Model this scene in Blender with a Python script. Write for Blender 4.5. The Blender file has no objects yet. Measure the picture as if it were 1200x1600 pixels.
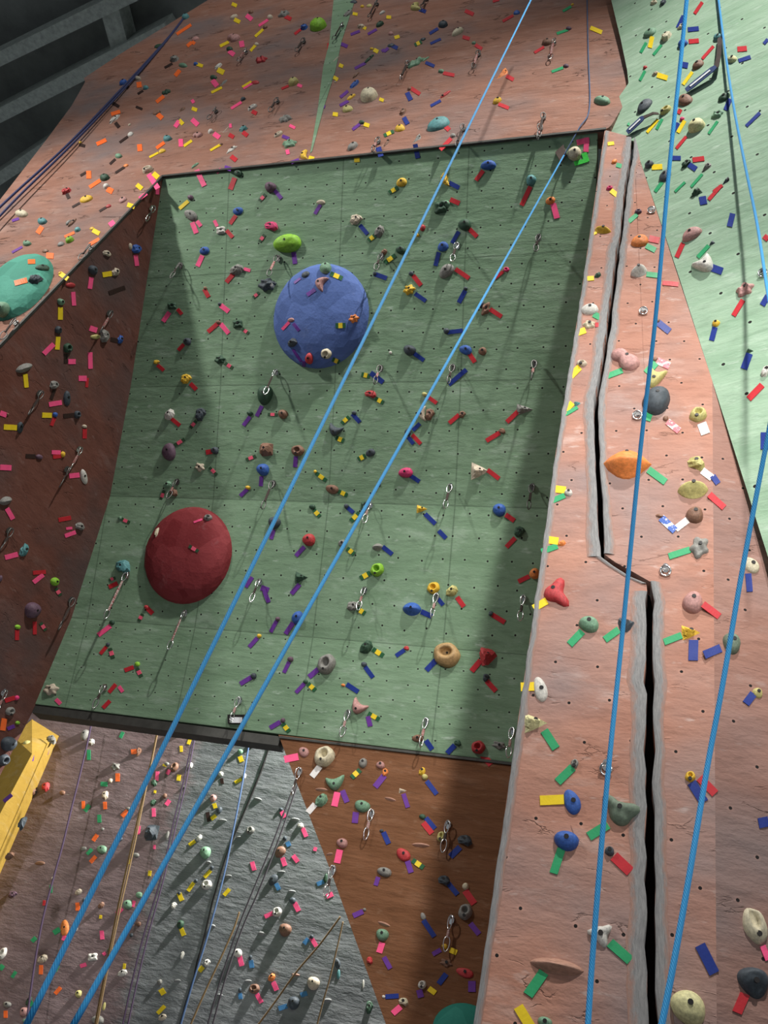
import bpy, bmesh, math, random
import numpy as np
from mathutils import Vector, Matrix, noise
from mathutils.bvhtree import BVHTree

random.seed(7)
SC = bpy.context.scene
COL = SC.collection
V = Vector

# ------------------------------------------------------------------ camera
FPX, PITCH, ROLL = 1340.0, math.radians(35.5), math.radians(15.5)
CAM = V((0, 0, 1.6))
FWD = V((0, math.cos(PITCH), math.sin(PITCH)))
_u = V((0, -math.sin(PITCH), math.cos(PITCH)))
_r = V((1, 0, 0))
RGT = math.cos(ROLL) * _r + math.sin(ROLL) * _u
UPV = -math.sin(ROLL) * _r + math.cos(ROLL) * _u
cd = bpy.data.cameras.new('camera')
cd.sensor_fit = 'VERTICAL'
cd.sensor_height = 24.0
cd.lens = 24.0 * FPX / 1600.0
cd.clip_end = 200
cam = bpy.data.objects.new('camera', cd)
COL.objects.link(cam)
cam.matrix_world = Matrix(((RGT.x, UPV.x, -FWD.x, CAM.x), (RGT.y, UPV.y, -FWD.y, CAM.y), (RGT.z, UPV.z, -FWD.z, CAM.z), (0, 0, 0, 1)))
SC.camera = cam

# ------------------------------------------------------------------ light
w = bpy.data.worlds.new('world')
SC.world = w
w.use_nodes = True
w.node_tree.nodes['Background'].inputs[0].default_value = (0.85, 0.93, 1.0, 1)
w.node_tree.nodes['Background'].inputs[1].default_value = 0.21


def spot(name, loc, target, power, size, angle, blend, color=(1, 0.97, 0.92)):
    d = bpy.data.lights.new(name, 'SPOT')
    d.energy = power
    d.shadow_soft_size = size
    d.spot_size = math.radians(angle)
    d.spot_blend = blend
    d.color = color
    o = bpy.data.objects.new(name, d)
    COL.objects.link(o)
    o.location = loc
    o.rotation_euler = (V(target) - V(loc)).to_track_quat('-Z', 'Y').to_euler()
    return o


spot('high_bay_lamp', (0.55, -2.6, 13.6), (0.3, 5.0, 2.2), 5200, 0.16, 68, 0.85)
spot('beam_lamp', (0.6, -3.0, 6.0), (1.58, 3.4, 5.0), 1650, 0.2, 34, 1.0)
spot('low_lamp', (1.3, -2.0, 3.0), (0.9, 2.4, 4.0), 290, 0.35, 52, 0.8)
spot('high_bay_lamp', (-7.5, 2.4, 9.3), (-2.4, 6.2, 5.6), 1500, 0.2, 84, 0.85)
spot('upper_lamp', (-4.0, -1.5, 14.2), (-3.0, 5.2, 10.6), 850, 0.3, 70, 0.9)
spot('passage_lamp', (1.4, 8.45, 8.2), (-0.4, 10.2, 2.4), 4700, 0.12, 130, 0.6)
SC.view_settings.view_transform = 'Standard'
SC.view_settings.look = 'None'
SC.view_settings.gamma = 1.0
SC.view_settings.use_curve_mapping = False
SC.view_settings.exposure = 0.0

# ------------------------------------------------------------------ helpers


def ray(x, y):
    return (FWD * FPX + RGT * (x - 600) + UPV * (800 - y)).normalized()


def proj(p):
    d = p - CAM
    z = d.dot(FWD)
    return 600 + FPX * d.dot(RGT) / z, 800 - FPX * d.dot(UPV) / z


class Plane:
    def __init__(s, p, n):
        s.p, s.n = V(p), V(n).normalized()
        if s.n.dot(CAM - s.p) < 0:
            s.n = -s.n

    def at(s, x, y):
        d = ray(x, y)
        return CAM + d * ((s.p - CAM).dot(s.n) / d.dot(s.n))


def tag(o, label=None, cat=None, group=None, kind=None):
    if label: o['label'] = label
    if cat: o['category'] = cat
    if group: o['group'] = group
    if kind: o['kind'] = kind
    return o


def mesh(name, verts, faces, smooth=False):
    me = bpy.data.meshes.new(name)
    me.from_pydata([tuple(v) for v in verts], [], faces)
    me.update()
    if smooth:
        me.polygons.foreach_set('use_smooth', [True] * len(me.polygons))
    return me


def obj(name, me, mat=None, parent=None):
    o = bpy.data.objects.new(name, me)
    COL.objects.link(o)
    if mat is not None and not me.materials:
        me.materials.append(mat)
    if parent is not None:
        o.parent = parent
    return o


# ------------------------------------------------------------------ materials
def new_mat(name):
    m = bpy.data.materials.new(name)
    m.use_nodes = True
    nt = m.node_tree
    return m, nt, nt.nodes['Principled BSDF']


def nd(nt, kind, **kw):
    n = nt.nodes.new(kind)
    for k, v in kw.items():
        setattr(n, k, v)
    return n


def mth(nt, op, a, b=None, c=None):
    n = nd(nt, 'ShaderNodeMath', operation=op)
    for i, v in enumerate((a, b, c)):
        if v is None: continue
        if isinstance(v, (int, float)): n.inputs[i].default_value = v
        else: nt.links.new(v, n.inputs[i])
    return n.outputs[0]


def mixc(nt, fac, a, b, blend='MIX'):
    n = nd(nt, 'ShaderNodeMix', data_type='RGBA', blend_type=blend)
    n.clamp_factor = True
    for i, v in ((0, fac), (6, a), (7, b)):
        if isinstance(v, (int, float)): n.inputs[i].default_value = v
        elif isinstance(v, tuple): n.inputs[i].default_value = (*v, 1)
        else: nt.links.new(v, n.inputs[i])
    return n.outputs[2]


def nz(nt, vec, scale, detail=4, rough=0.6):
    n = nd(nt, 'ShaderNodeTexNoise')
    n.inputs['Scale'].default_value = scale
    n.inputs['Detail'].default_value = detail
    n.inputs['Roughness'].default_value = rough
    nt.links.new(vec, n.inputs['Vector'])
    return n.outputs['Fac']


def mapv(nt, vec, s, off=(0, 0, 0), rot=0):
    n = nd(nt, 'ShaderNodeMapping')
    n.inputs['Scale'].default_value = s
    n.inputs['Location'].default_value = off
    n.inputs['Rotation'].default_value = (0, 0, rot)
    nt.links.new(vec, n.inputs['Vector'])
    return n.outputs[0]


def ramp(nt, f, lo, hi):
    n = nd(nt, 'ShaderNodeMapRange')
    n.inputs[1].default_value = lo
    n.inputs[2].default_value = hi
    nt.links.new(f, n.inputs[0])
    return n.outputs[0]


def wall_mat(name, c1, c2, chalk, chalk_amt=0.5, dot=0.19, dot_r=0.0072, seam=0.0, bump=0.5, stretch=5.0, mix_to=None, grain=False):
    """painted, textured climbing wall; UV is in metres"""
    m, nt, b = new_mat(name)
    uv = nd(nt, 'ShaderNodeUVMap', uv_map='uv').outputs[0]
    st = mapv(nt, uv, (1.0, stretch, 1.0))
    n1 = nz(nt, st, 1.6, 5, 0.58)
    n2 = nz(nt, st, 6.0, 4, 0.6)
    n3 = nz(nt, mapv(nt, uv, (1.0, 2.2, 1.0), (5, 3, 0)), 2.3, 6, 0.65)
    fine = nz(nt, uv, 60, 2, 0.5)
    col = mixc(nt, ramp(nt, n1, 0.35, 0.68), c1, c2)
    dark = tuple(v * 0.62 for v in c1)
    col = mixc(nt, mth(nt, 'MULTIPLY', ramp(nt, n2, 0.52, 0.75), 0.55), col, dark)
    ch = mth(nt, 'MULTIPLY', ramp(nt, n3, 0.56, 0.78), chalk_amt)
    ch2 = mth(nt, 'MULTIPLY', ramp(nt, nz(nt, mapv(nt, uv, (1, 2.5, 1), (9, 1, 0)), 6.5, 3, 0.6), 0.62, 0.74), chalk_amt)
    col = mixc(nt, mth(nt, 'MAXIMUM', ch, ch2), col, chalk)
    if mix_to is not None:
        # second paint colour with a soft sprayed border; the border position is stored in the second UV map
        e = nd(nt, 'ShaderNodeUVMap', uv_map='edge').outputs[0]
        sx = nd(nt, 'ShaderNodeSeparateXYZ')
        nt.links.new(e, sx.inputs[0])
        f = mth(nt, 'ADD', sx.outputs[0], mth(nt, 'MULTIPLY', mth(nt, 'SUBTRACT', n3, 0.5), 0.7))
        col2 = mixc(nt, ramp(nt, n1, 0.35, 0.68), mix_to[0], mix_to[1])
        col2 = mixc(nt, mth(nt, 'MULTIPLY', ramp(nt, n2, 0.52, 0.75), 0.45), col2, tuple(v * 0.6 for v in mix_to[0]))
        col2 = mixc(nt, mth(nt, 'MULTIPLY', ch2, 0.7), col2, chalk)
        col = mixc(nt, ramp(nt, f, -0.12, 0.12), col, col2)
    if grain:
        # strata: thin dark fissures that come and go, greyish and orange patches
        ms = mapv(nt, uv, (1.0, 3.4, 1.0), (2.3, 7.7, 0), 0.05)
        nf = nd(nt, 'ShaderNodeTexNoise')
        nf.inputs['Scale'].default_value = 2.6
        nf.inputs['Detail'].default_value = 5
        nf.inputs['Distortion'].default_value = 0.6
        nt.links.new(ms, nf.inputs['Vector'])
        fis = mth(nt, 'ABSOLUTE', mth(nt, 'SUBTRACT', nf.outputs['Fac'], 0.5))
        fis = mth(nt, 'MULTIPLY', ramp(nt, fis, 0.016, 0.0), ramp(nt, nz(nt, mapv(nt, uv, (1, 1.6, 1), (4, 4, 0)), 3.1, 2, 0.5), 0.56, 0.66))
        big = nz(nt, mapv(nt, uv, (1, 1.3, 1), (1, 8, 0)), 0.9, 3, 0.55)
        lum = sum(c1) / 3
        col = mixc(nt, mth(nt, 'MULTIPLY', ramp(nt, big, 0.46, 0.68), 0.75), col, (lum * 1.08, lum * 0.93, lum * 0.94))
        col = mixc(nt, mth(nt, 'MULTIPLY', ramp(nt, big, 0.46, 0.28), 0.5), col, (c1[0] * 1.15, c1[1] * 0.98, c1[2] * 0.82))
        col = mixc(nt, mth(nt, 'MULTIPLY', fis, 0.42), col, tuple(v * 0.4 for v in c1))
    h = mth(nt, 'ADD', mth(nt, 'MULTIPLY', n1, 1.0), mth(nt, 'ADD', mth(nt, 'MULTIPLY', n2, 0.40), mth(nt, 'MULTIPLY', fine, 0.09)))
    if seam:
        sp = nd(nt, 'ShaderNodeSeparateXYZ')
        nt.links.new(uv, sp.inputs[0])
        lines = None
        for ax, per in ((0, 1.15), (1, seam)):
            v = mth(nt, 'PINGPONG', sp.outputs[ax], per / 2)
            l = mth(nt, 'LESS_THAN', v, 0.006)
            lines = l if lines is None else mth(nt, 'MAXIMUM', lines, l)
        col = mixc(nt, mth(nt, 'MULTIPLY', lines, 0.45), col, tuple(v * 0.3 for v in c1))
    if dot:
        sp = nd(nt, 'ShaderNodeSeparateXYZ')
        nt.links.new(uv, sp.inputs[0])
        gy = mth(nt, 'DIVIDE', sp.outputs[1], dot)
        row = mth(nt, 'FLOOR', gy)
        gx = mth(nt, 'ADD', mth(nt, 'DIVIDE', sp.outputs[0], dot), mth(nt, 'MULTIPLY', mth(nt, 'MODULO', row, 2.0), 0.5))
        cell = nd(nt, 'ShaderNodeCombineXYZ')
        nt.links.new(mth(nt, 'FLOOR', gx), cell.inputs[0])
        nt.links.new(row, cell.inputs[1])
        wn = nd(nt, 'ShaderNodeTexWhiteNoise', noise_dimensions='2D')
        nt.links.new(cell.outputs[0], wn.inputs['Vector'])
        ws = nd(nt, 'ShaderNodeSeparateColor')
        nt.links.new(wn.outputs['Color'], ws.inputs[0])
        dx = mth(nt, 'SUBTRACT', mth(nt, 'SUBTRACT', mth(nt, 'FRACT', gx), 0.5), mth(nt, 'MULTIPLY', mth(nt, 'SUBTRACT', ws.outputs[0], 0.5), 0.22))
        dy = mth(nt, 'SUBTRACT', mth(nt, 'SUBTRACT', mth(nt, 'FRACT', gy), 0.5), mth(nt, 'MULTIPLY', mth(nt, 'SUBTRACT', ws.outputs[1], 0.5), 0.22))
        dist = mth(nt, 'SQRT', mth(nt, 'ADD', mth(nt, 'MULTIPLY', dx, dx), mth(nt, 'MULTIPLY', dy, dy)))
        hole = mth(nt, 'LESS_THAN', dist, dot_r / dot)
        rim = mth(nt, 'SUBTRACT', ramp(nt, dist, 2.6 * dot_r / dot, 1.1 * dot_r / dot), hole)
        col = mixc(nt, mth(nt, 'MULTIPLY', rim, 0.18), col, tuple(min(1, v * 1.6) for v in c2))
        col = mixc(nt, hole, col, (0.012, 0.01, 0.01))
        h = mth(nt, 'SUBTRACT', h, mth(nt, 'MULTIPLY', hole, 0.6))
    if grain:
        h = mth(nt, 'SUBTRACT', h, mth(nt, 'MULTIPLY', fis, 0.5))
    nt.links.new(col, b.inputs['Base Color'])
    b.inputs['Roughness'].default_value = 0.82
    b.inputs['Specular IOR Level'].default_value = 0.25
    bp = nd(nt, 'ShaderNodeBump')
    bp.inputs['Strength'].default_value = bump
    bp.inputs['Distance'].default_value = 0.035
    nt.links.new(h, bp.inputs['Height'])
    nt.links.new(bp.outputs[0], b.inputs['Normal'])
    return m


def plain(name, c, rough=0.6, metal=0.0, var=0.25, scale=12.0, bump=0.15, spec=0.4, wear=None):
    m, nt, b = new_mat(name)
    tc = nd(nt, 'ShaderNodeTexCoord').outputs['Object']
    n = nz(nt, tc, scale, 5, 0.65)
    col = mixc(nt, ramp(nt, n, 0.3, 0.7), tuple(v * (1 - var) for v in c), tuple(min(1, v * (1 + var)) for v in c))
    if wear is not None:
        col = mixc(nt, ramp(nt, nz(nt, tc, scale * 2.5, 3, 0.6), 0.5, 0.56), col, wear)
    nt.links.new(col, b.inputs['Base Color'])
    b.inputs['Roughness'].default_value = rough
    b.inputs['Metallic'].default_value = metal
    b.inputs['Specular IOR Level'].default_value = spec
    if bump:
        bp = nd(nt, 'ShaderNodeBump')
        bp.inputs['Strength'].default_value = bump
        bp.inputs['Distance'].default_value = 0.01
        nt.links.new(nz(nt, tc, scale * 6, 3, 0.6), bp.inputs['Height'])
        nt.links.new(bp.outputs[0], b.inputs['Normal'])
    return m


M_BRICK = wall_mat('brick_paint', (0.37, 0.18, 0.13), (0.45, 0.24, 0.18), (0.62, 0.50, 0.46), 0.6, bump=0.5, stretch=2.6, grain=True)
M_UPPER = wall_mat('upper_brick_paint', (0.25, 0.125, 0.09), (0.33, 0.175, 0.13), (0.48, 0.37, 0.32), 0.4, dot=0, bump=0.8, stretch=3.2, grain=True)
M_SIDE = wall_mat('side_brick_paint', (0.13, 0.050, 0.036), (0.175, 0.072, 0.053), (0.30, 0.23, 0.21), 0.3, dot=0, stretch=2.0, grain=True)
M_FLANK = wall_mat('flank_brick_paint', (0.27, 0.145, 0.115), (0.33, 0.19, 0.155), (0.45, 0.37, 0.345), 0.45, bump=0.5, stretch=3.0, grain=True)
M_BROWN = wall_mat('brown_paint', (0.145, 0.06, 0.025), (0.20, 0.088, 0.042), (0.34, 0.22, 0.15), 0.3, dot=0)
M_GREEN = wall_mat('green_paint', (0.17, 0.275, 0.17), (0.225, 0.34, 0.225), (0.42, 0.52, 0.43), 0.62, dot=0.19, dot_r=0.0085, seam=1.15, bump=0.3, stretch=3.0)
M_PALE = wall_mat('pale_green_paint', (0.25, 0.385, 0.265), (0.34, 0.475, 0.35), (0.55, 0.66, 0.56), 0.5, dot=0.3, dot_r=0.011, bump=0.35, stretch=3.5)
M_BACK = wall_mat('back_paint', (0.155, 0.165, 0.175), (0.23, 0.245, 0.255), (0.42, 0.43, 0.44), 0.35, dot=0, stretch=3.0, mix_to=((0.165, 0.115, 0.118), (0.245, 0.18, 0.185)))
M_YELLOW = wall_mat('yellow_paint', (0.33, 0.205, 0.032), (0.42, 0.27, 0.05), (0.50, 0.42, 0.26), 0.5, dot=0, stretch=1.0)
M_DARK = plain('black_gap', (0.01, 0.009, 0.009), 0.9, bump=0)
M_EDGE = plain('dark_edge_steel', (0.05, 0.05, 0.045), 0.6, 0.3, bump=0)
M_STEEL = plain('ceiling_steel', (0.33, 0.36, 0.33), 0.7, 0.0, bump=0)
M_DECK = plain('ceiling_deck', (0.15, 0.16, 0.15), 0.85, 0.0, scale=1.5, bump=0)
M_FLOOR = plain('grey_matting', (0.16, 0.17, 0.19), 0.85, 0.0, scale=3, bump=0.1)
M_CHROME = plain('chrome', (0.80, 0.80, 0.80), 0.18, 1.0, var=0.05, bump=0)
M_GUN = plain('dull_steel', (0.16, 0.155, 0.15), 0.45, 0.8, var=0.1, bump=0)
M_BOLT = plain('dark_bolt', (0.02, 0.018, 0.018), 0.5, 0.3, bump=0)
M_WEB = plain('dark_webbing', (0.05, 0.035, 0.03), 0.9, bump=0)
M_WEBR = plain('red_webbing', (0.28, 0.06, 0.06), 0.9, bump=0, wear=(0.5, 0.4, 0.36))
M_WEBL = plain('pale_webbing', (0.45, 0.36, 0.33), 0.9, bump=0, wear=(0.25, 0.05, 0.05))
M_NAVY = plain('navy_webbing', (0.025, 0.05, 0.15), 0.8, bump=0)
M_WHITE = plain('white_print', (0.8, 0.82, 0.85), 0.7, var=0.05, bump=0)


def grey_rim():
    m, nt, b = new_mat('grey_concrete_rim')
    uv = nd(nt, 'ShaderNodeUVMap', uv_map='uv').outputs[0]
    sp = nd(nt, 'ShaderNodeSeparateXYZ')
    nt.links.new(uv, sp.inputs[0])
    n = nz(nt, mapv(nt, uv, (1, 0.12, 1)), 9, 5, 0.65)
    n2 = nz(nt, mapv(nt, uv, (2, 4, 1)), 4, 6, 0.7)
    col = mixc(nt, ramp(nt, n2, 0.3, 0.72), (0.18, 0.18, 0.185), (0.36, 0.355, 0.35))
    f = mth(nt, 'ADD', sp.outputs[0], mth(nt, 'MULTIPLY', mth(nt, 'SUBTRACT', nz(nt, mapv(nt, uv, (1, 5, 1)), 3.0, 5, 0.7), 0.5), 1.1))
    col = mixc(nt, ramp(nt, f, 0.55, 0.95), col, (0.37, 0.215, 0.17))
    nt.links.new(col, b.inputs['Base Color'])
    b.inputs['Roughness'].default_value = 0.9
    bp = nd(nt, 'ShaderNodeBump')
    bp.inputs['Strength'].default_value = 0.5
    bp.inputs['Distance'].default_value = 0.02
    nt.links.new(n2, bp.inputs['Height'])
    nt.links.new(bp.outputs[0], b.inputs['Normal'])
    return m


M_RIM = grey_rim()

HOLD_RGB = dict(b=(0.035, 0.11, 0.40), B=(0.055, 0.07, 0.085), G=(0.035, 0.085, 0.05), g=(0.18, 0.33, 0.215), l=(0.25, 0.52, 0.04), r=(0.48, 0.045, 0.05),
                w=(0.62, 0.60, 0.55), c=(0.55, 0.47, 0.36), C=(0.62, 0.56, 0.40), y=(0.75, 0.47, 0.04), Y=(0.50, 0.45, 0.17), o=(0.78, 0.24, 0.06), p=(0.62, 0.04, 0.16),
                P=(0.47, 0.25, 0.23), t=(0.10, 0.28, 0.29), n=(0.22, 0.115, 0.075), v=(0.13, 0.075, 0.11), s=(0.24, 0.235, 0.215), T=(0.40, 0.22, 0.16), k=(0.03, 0.03, 0.03), q=(0.42, 0.27, 0.12), i=(0.66, 0.62, 0.33), j=(0.15, 0.20, 0.145))
M_H = {k: plain('hold_' + k, c, 0.55, var=0.3, scale=5, bump=0.25) for k, c in HOLD_RGB.items()}
M_H['T'] = M_H['T']
M_H['ledge_grey'] = plain('hold_ledge_grey', (0.24, 0.25, 0.25), 0.8, scale=5, bump=0.3)
TAPE_RGB = dict(r=(0.50, 0.025, 0.035), b=(0.012, 0.032, 0.22), y=(0.80, 0.58, 0.02), p=(0.95, 0.10, 0.26), o=(0.95, 0.16, 0.03), g=(0.03, 0.32, 0.13), v=(0.13, 0.035, 0.27),
                k=(0.035, 0.018, 0.015), w=(0.75, 0.72, 0.70), c=(0.06, 0.20, 0.42), l=(0.08, 0.80, 0.10), z=(0.02, 0.10, 0.04), x=(0.035, 0.08, 0.04))
M_T = {k: plain('tape_' + k, c, 0.5, var=0.08, scale=20, bump=0.08, spec=0.28) for k, c in TAPE_RGB.items()}
M_T['R'] = plain('tape_torn_pink', (0.70, 0.12, 0.16), 0.45, var=0.1, scale=14, wear=(0.75, 0.55, 0.5))
M_T['X'] = plain('tape_torn_blue', (0.03, 0.10, 0.42), 0.45, var=0.1, scale=12, wear=(0.7, 0.7, 0.72))
M_T['zy'] = plain('tape_band_yellow', (0.80, 0.58, 0.03), 0.4, var=0.06, bump=0)
M_T['xp'] = plain('tape_band_pink', (0.85, 0.12, 0.20), 0.4, var=0.06, bump=0)


def rope_mat(name, c1, c2):
    m, nt, b = new_mat(name)
    uv = nd(nt, 'ShaderNodeUVMap', uv_map='uv').outputs[0]
    wv = nd(nt, 'ShaderNodeTexWave', wave_type='BANDS', bands_direction='DIAGONAL')
    wv.inputs['Scale'].default_value = 70
    wv.inputs['Distortion'].default_value = 0.6
    nt.links.new(uv, wv.inputs['Vector'])
    col = mixc(nt, wv.outputs['Fac'], c1, c2)
    nt.links.new(col, b.inputs['Base Color'])
    b.inputs['Roughness'].default_value = 0.6
    b.inputs['Sheen Weight'].default_value = 0.3
    tl = nd(nt, 'ShaderNodeBsdfTranslucent')
    nt.links.new(col, tl.inputs[0])
    mx = nd(nt, 'ShaderNodeMixShader')
    mx.inputs[0].default_value = 0.4
    nt.links.new(b.outputs[0], mx.inputs[1])
    nt.links.new(tl.outputs[0], mx.inputs[2])
    nt.links.new(mx.outputs[0], nt.nodes['Material Output'].inputs['Surface'])
    bp = nd(nt, 'ShaderNodeBump')
    bp.inputs['Strength'].default_value = 0.35
    bp.inputs['Distance'].default_value = 0.002
    nt.links.new(wv.outputs['Fac'], bp.inputs['Height'])
    nt.links.new(bp.outputs[0], b.inputs['Normal'])
    return m


M_ROPE = rope_mat('blue_rope', (0.04, 0.42, 0.84), (0.06, 0.52, 0.93))
M_ROPE_INDIGO = rope_mat('indigo_rope', (0.03, 0.045, 0.16), (0.05, 0.07, 0.24))
M_ROPE_PURPLE = rope_mat('purple_rope', (0.055, 0.025, 0.075), (0.085, 0.04, 0.115))
M_ROPE_TAN = rope_mat('tan_rope', (0.24, 0.145, 0.05), (0.33, 0.21, 0.09))
M_ROPE_DARK = rope_mat('dark_rope', (0.035, 0.03, 0.045), (0.07, 0.055, 0.075))
M_ROPE_PALE = rope_mat('faded_blue_rope', (0.07, 0.15, 0.33), (0.10, 0.20, 0.42))

# ------------------------------------------------------------------ planes of the place
E_AX = V((-0.922, 0.387, 0)).normalized()          # along the front walls, towards the far end
N_FR = V((-E_AX.y, E_AX.x, 0))                     # faces the room
if N_FR.dot(V((0, -1, 0))) < 0: N_FR = -N_FR
P0 = CAM + ray(740, 1600) * 3.8
FR = Plane(P0, N_FR)
D0 = (CAM - P0).dot(N_FR)


def par(d):
    return Plane(CAM - N_FR * d, N_FR)


LOW = par(6.3)      # lower edge of the overhang and the brown panel
BACK = par(9.0)     # wall seen under the overhang
A0, A1 = FR.at(255, 275), FR.at(0, 540)
B0 = LOW.at(55, 1100)
SIDE = Plane(A0, (A1 - A0).cross(B0 - A0))
PROF = [SIDE.at(*q) for q in ((255, 275), (230, 435), (204, 605), (172, 775), (112, 965), (55, 1100))]
GA, GB = FR.at(990, 220), FR.at(1113, 595)
_h = V((math.cos(math.radians(-45)), math.sin(math.radians(-45)), 0))
PALE = Plane(GA, _h.cross(GB - GA))
_h2 = V((math.cos(math.radians(-9)), math.sin(math.radians(-9)), 0))
FLANK = Plane(GB, _h2.cross(V((0, 0, 1))))

SURF = {}           # key -> list of (verts, faces)


def uv_axes(pl):
    n = pl.n
    u = V((0, 0, 1)).cross(n)
    u.normalize()
    return u, n.cross(u)


def panel(name, pts, pl, mat, thick=0.06, key=None, edge=None):
    """a solid slab: pts are world points on plane pl, the slab extends away from the room"""
    n = pl.n
    bm = bmesh.new()
    fr = [bm.verts.new(p) for p in pts]
    bk = [bm.verts.new(p - n * thick) for p in pts]
    f = bm.faces.new(fr)
    f.normal_update()
    if f.normal.dot(n) < 0: f.normal_flip()
    bm.faces.new(list(reversed(bk)))
    for i in range(len(pts)):
        j = (i + 1) % len(pts)
        bm.faces.new((fr[i], fr[j], bk[j], bk[i]))
    bmesh.ops.recalc_face_normals(bm, faces=bm.faces[:])
    uvl = bm.loops.layers.uv.new('uv')
    ax, ay = uv_axes(pl)
    el = bm.loops.layers.uv.new('edge') if edge else None
    for fc in bm.faces:
        for lp in fc.loops:
            d = lp.vert.co - P0
            lp[uvl].uv = (d.dot(ax) + 20, d.dot(ay) + d.dot(n) + 20)
            if el: lp[el].uv = (edge(lp.vert.co), 0)
    bmesh.ops.triangulate(bm, faces=bm.faces[:])
    me = bpy.data.meshes.new(name)
    bm.to_mesh(me)
    bm.free()
    o = obj(name, me, mat)
    tag(o, kind='structure')
    if key: SURF.setdefault(key, []).append(([V(v.co) for v in me.vertices], [tuple(p.vertices) for p in me.polygons]))
    return o


def px(pl, *pts):
    return [pl.at(*p) for p in pts]


def vert(pl, x, y, z):
    """the point of plane pl straight above or below the one seen at x, y, at height z (pl upright)"""
    p = pl.at(x, y)
    return V((p.x, p.y, z))


# crack through the pillar, traced as left edge / right edge
CRK_L = [(986.5, 214), (984, 247), (979, 272), (975, 302), (972, 332), (969, 362), (963.5, 385), (959, 415), (956, 442), (952, 472), (946.5, 520), (943, 545), (934, 590), (928.5, 622), (928, 665), (928.5, 700), (932, 752), (932, 780), (935.5, 837), (939, 871)]
CRK_R = [(990.5, 216), (989, 247), (984, 272), (979.5, 302), (976.5, 332), (973, 362), (969, 385), (966, 415), (963, 442), (959, 472), (953.5, 520), (949.5, 545), (940.5, 590), (936, 622), (935, 665), (936, 700), (939, 752), (941, 780), (943.5, 837), (943.5, 866)]
CRK_DL = [(960, 886), (985, 902), (1010.5, 913)]
CRK_DR = [(962, 879), (988, 893), (1017, 909)]
CRK2_L = [(1011, 925), (1007.5, 938), (1010, 960), (1009.5, 995), (1010.5, 1030), (1006, 1066), (1010, 1085), (1010.5, 1130), (1005.5, 1172), (1010, 1205), (1010, 1260), (1007, 1310), (1010, 1340), (1008, 1375), (1011.5, 1425), (1008, 1475), (1011, 1520), (1013, 1598), (1013, 1760)]
CRK2_R = [(1019, 925), (1022, 940), (1020, 960), (1020, 995), (1020, 1030), (1024, 1066), (1020.5, 1085), (1021, 1130), (1024, 1172), (1020, 1205), (1021.5, 1260), (1024, 1310), (1022, 1340), (1025, 1375), (1023, 1425), (1025, 1475), (1024, 1520), (1027.5, 1598), (1027.5, 1760)]


def rough_line(pl, pts, amp=0.008, step=0.07):
    out = []
    w3 = [pl.at(*p) for p in pts]
    ax, ay = uv_axes(pl)
    for a, b in zip(w3, w3[1:]):
        k = max(1, int((b - a).length / step))
        for i in range(k):
            p = a.lerp(b, i / k)
            out.append(p + ax * (noise.noise(p * 9) * amp))
    out.append(w3[-1])
    return out


crl = rough_line(FR, CRK_L + CRK_DL + CRK2_L)
crr = rough_line(FR, CRK_R + CRK_DR + CRK2_R)
ptop = FR.at(945, 203)
pbot = V((P0.x, P0.y, 0.0))
pl_l = [ptop] + [FR.at(960, 207)] + crl + [V((crl[-1].x, crl[-1].y, 0)), V((FR.at(737, 1620).x, FR.at(737, 1620).y, 0)), FR.at(740, 1600), FR.at(770, 1400), FR.at(800, 1190), FR.at(835, 950), FR.at(868, 710), FR.at(905, 480)]
panel('wall_pillar', pl_l, FR, M_BRICK, 0.13, 'pillar')
fold = [GA + (GB - GA) * (i / 6) for i in range(7)]
pl_r = crr + [V((crr[-1].x, crr[-1].y, 0)), V((GB.x, GB.y, 0))] + list(reversed(fold))
panel('wall_pillar', pl_r, FR, M_BRICK, 0.13, 'pillar')
o = panel('wall_crack_back', px(FR, (950, 190), (1015, 190), (985, 640), (1000, 860), (1065, 920), (1065, 1700), (985, 1700), (985, 935), (915, 890), (912, 640)), FR, M_DARK, 0.02)
o.location = -N_FR * 0.34
# upper brick wall above the lip
up = px(FR, (255, 275), (945, 203), (954, 197), (963, 183), (982, 151), (994, 131), (991, 118), (985.5, 87), (976, 40), (966, 0), (955, -60), (350, -120), (325, 0), (185, 86), (131, 122), (133, 128), (112, 165), (75, 215), (0, 312)) + [V((FR.at(0, 312).x, FR.at(0, 312).y, 0)), A1 + (A1 - A0) * (A1.z / (A0.z - A1.z)), A1]
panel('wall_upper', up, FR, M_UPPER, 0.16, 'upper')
panel('wall_upper_stripe', [p + N_FR * 0.006 for p in px(FR, (522, -6), (557, -6), (534, 65), (524, 112), (505, 172), (488, 236), (485, 240), (497, 170), (505, 106), (515, 66))], FR, M_GREEN, 0.02)
# overhang, five facets between the side wall and the pillar
_g0 = (PROF[0] - P0).dot(E_AX)
run = 0.0
rows = []
for k, (a, b) in enumerate(zip(PROF, PROF[1:])):
    ra = a - E_AX * ((a - P0).dot(E_AX) - 0.0)
    rb = b - E_AX * ((b - P0).dot(E_AX) - 0.0)
    rows.append((a, b, ra, rb))
ov_v, ov_f, ov_uv = [], [], []
NX = 12
for k, (a, b, ra, rb) in enumerate(rows):
    for j in range(NX):
        base = len(ov_v)
        q = [a.lerp(ra, j / NX), b.lerp(rb, j / NX), b.lerp(rb, (j + 1) / NX), a.lerp(ra, (j + 1) / NX)]
        ov_v += q
        ov_f.append((base, base + 1, base + 2, base + 3))
        L = (b - a).length
        for i, p in enumerate(q):
            ov_uv.append((20.0 + (p - P0).dot(E_AX) * -1.0 + 0.62, 23.0 - 1.15 * (k + (1 if i in (1, 2) else 0)) if True else 0))
me = mesh('wall_overhang', ov_v, ov_f)
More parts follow.
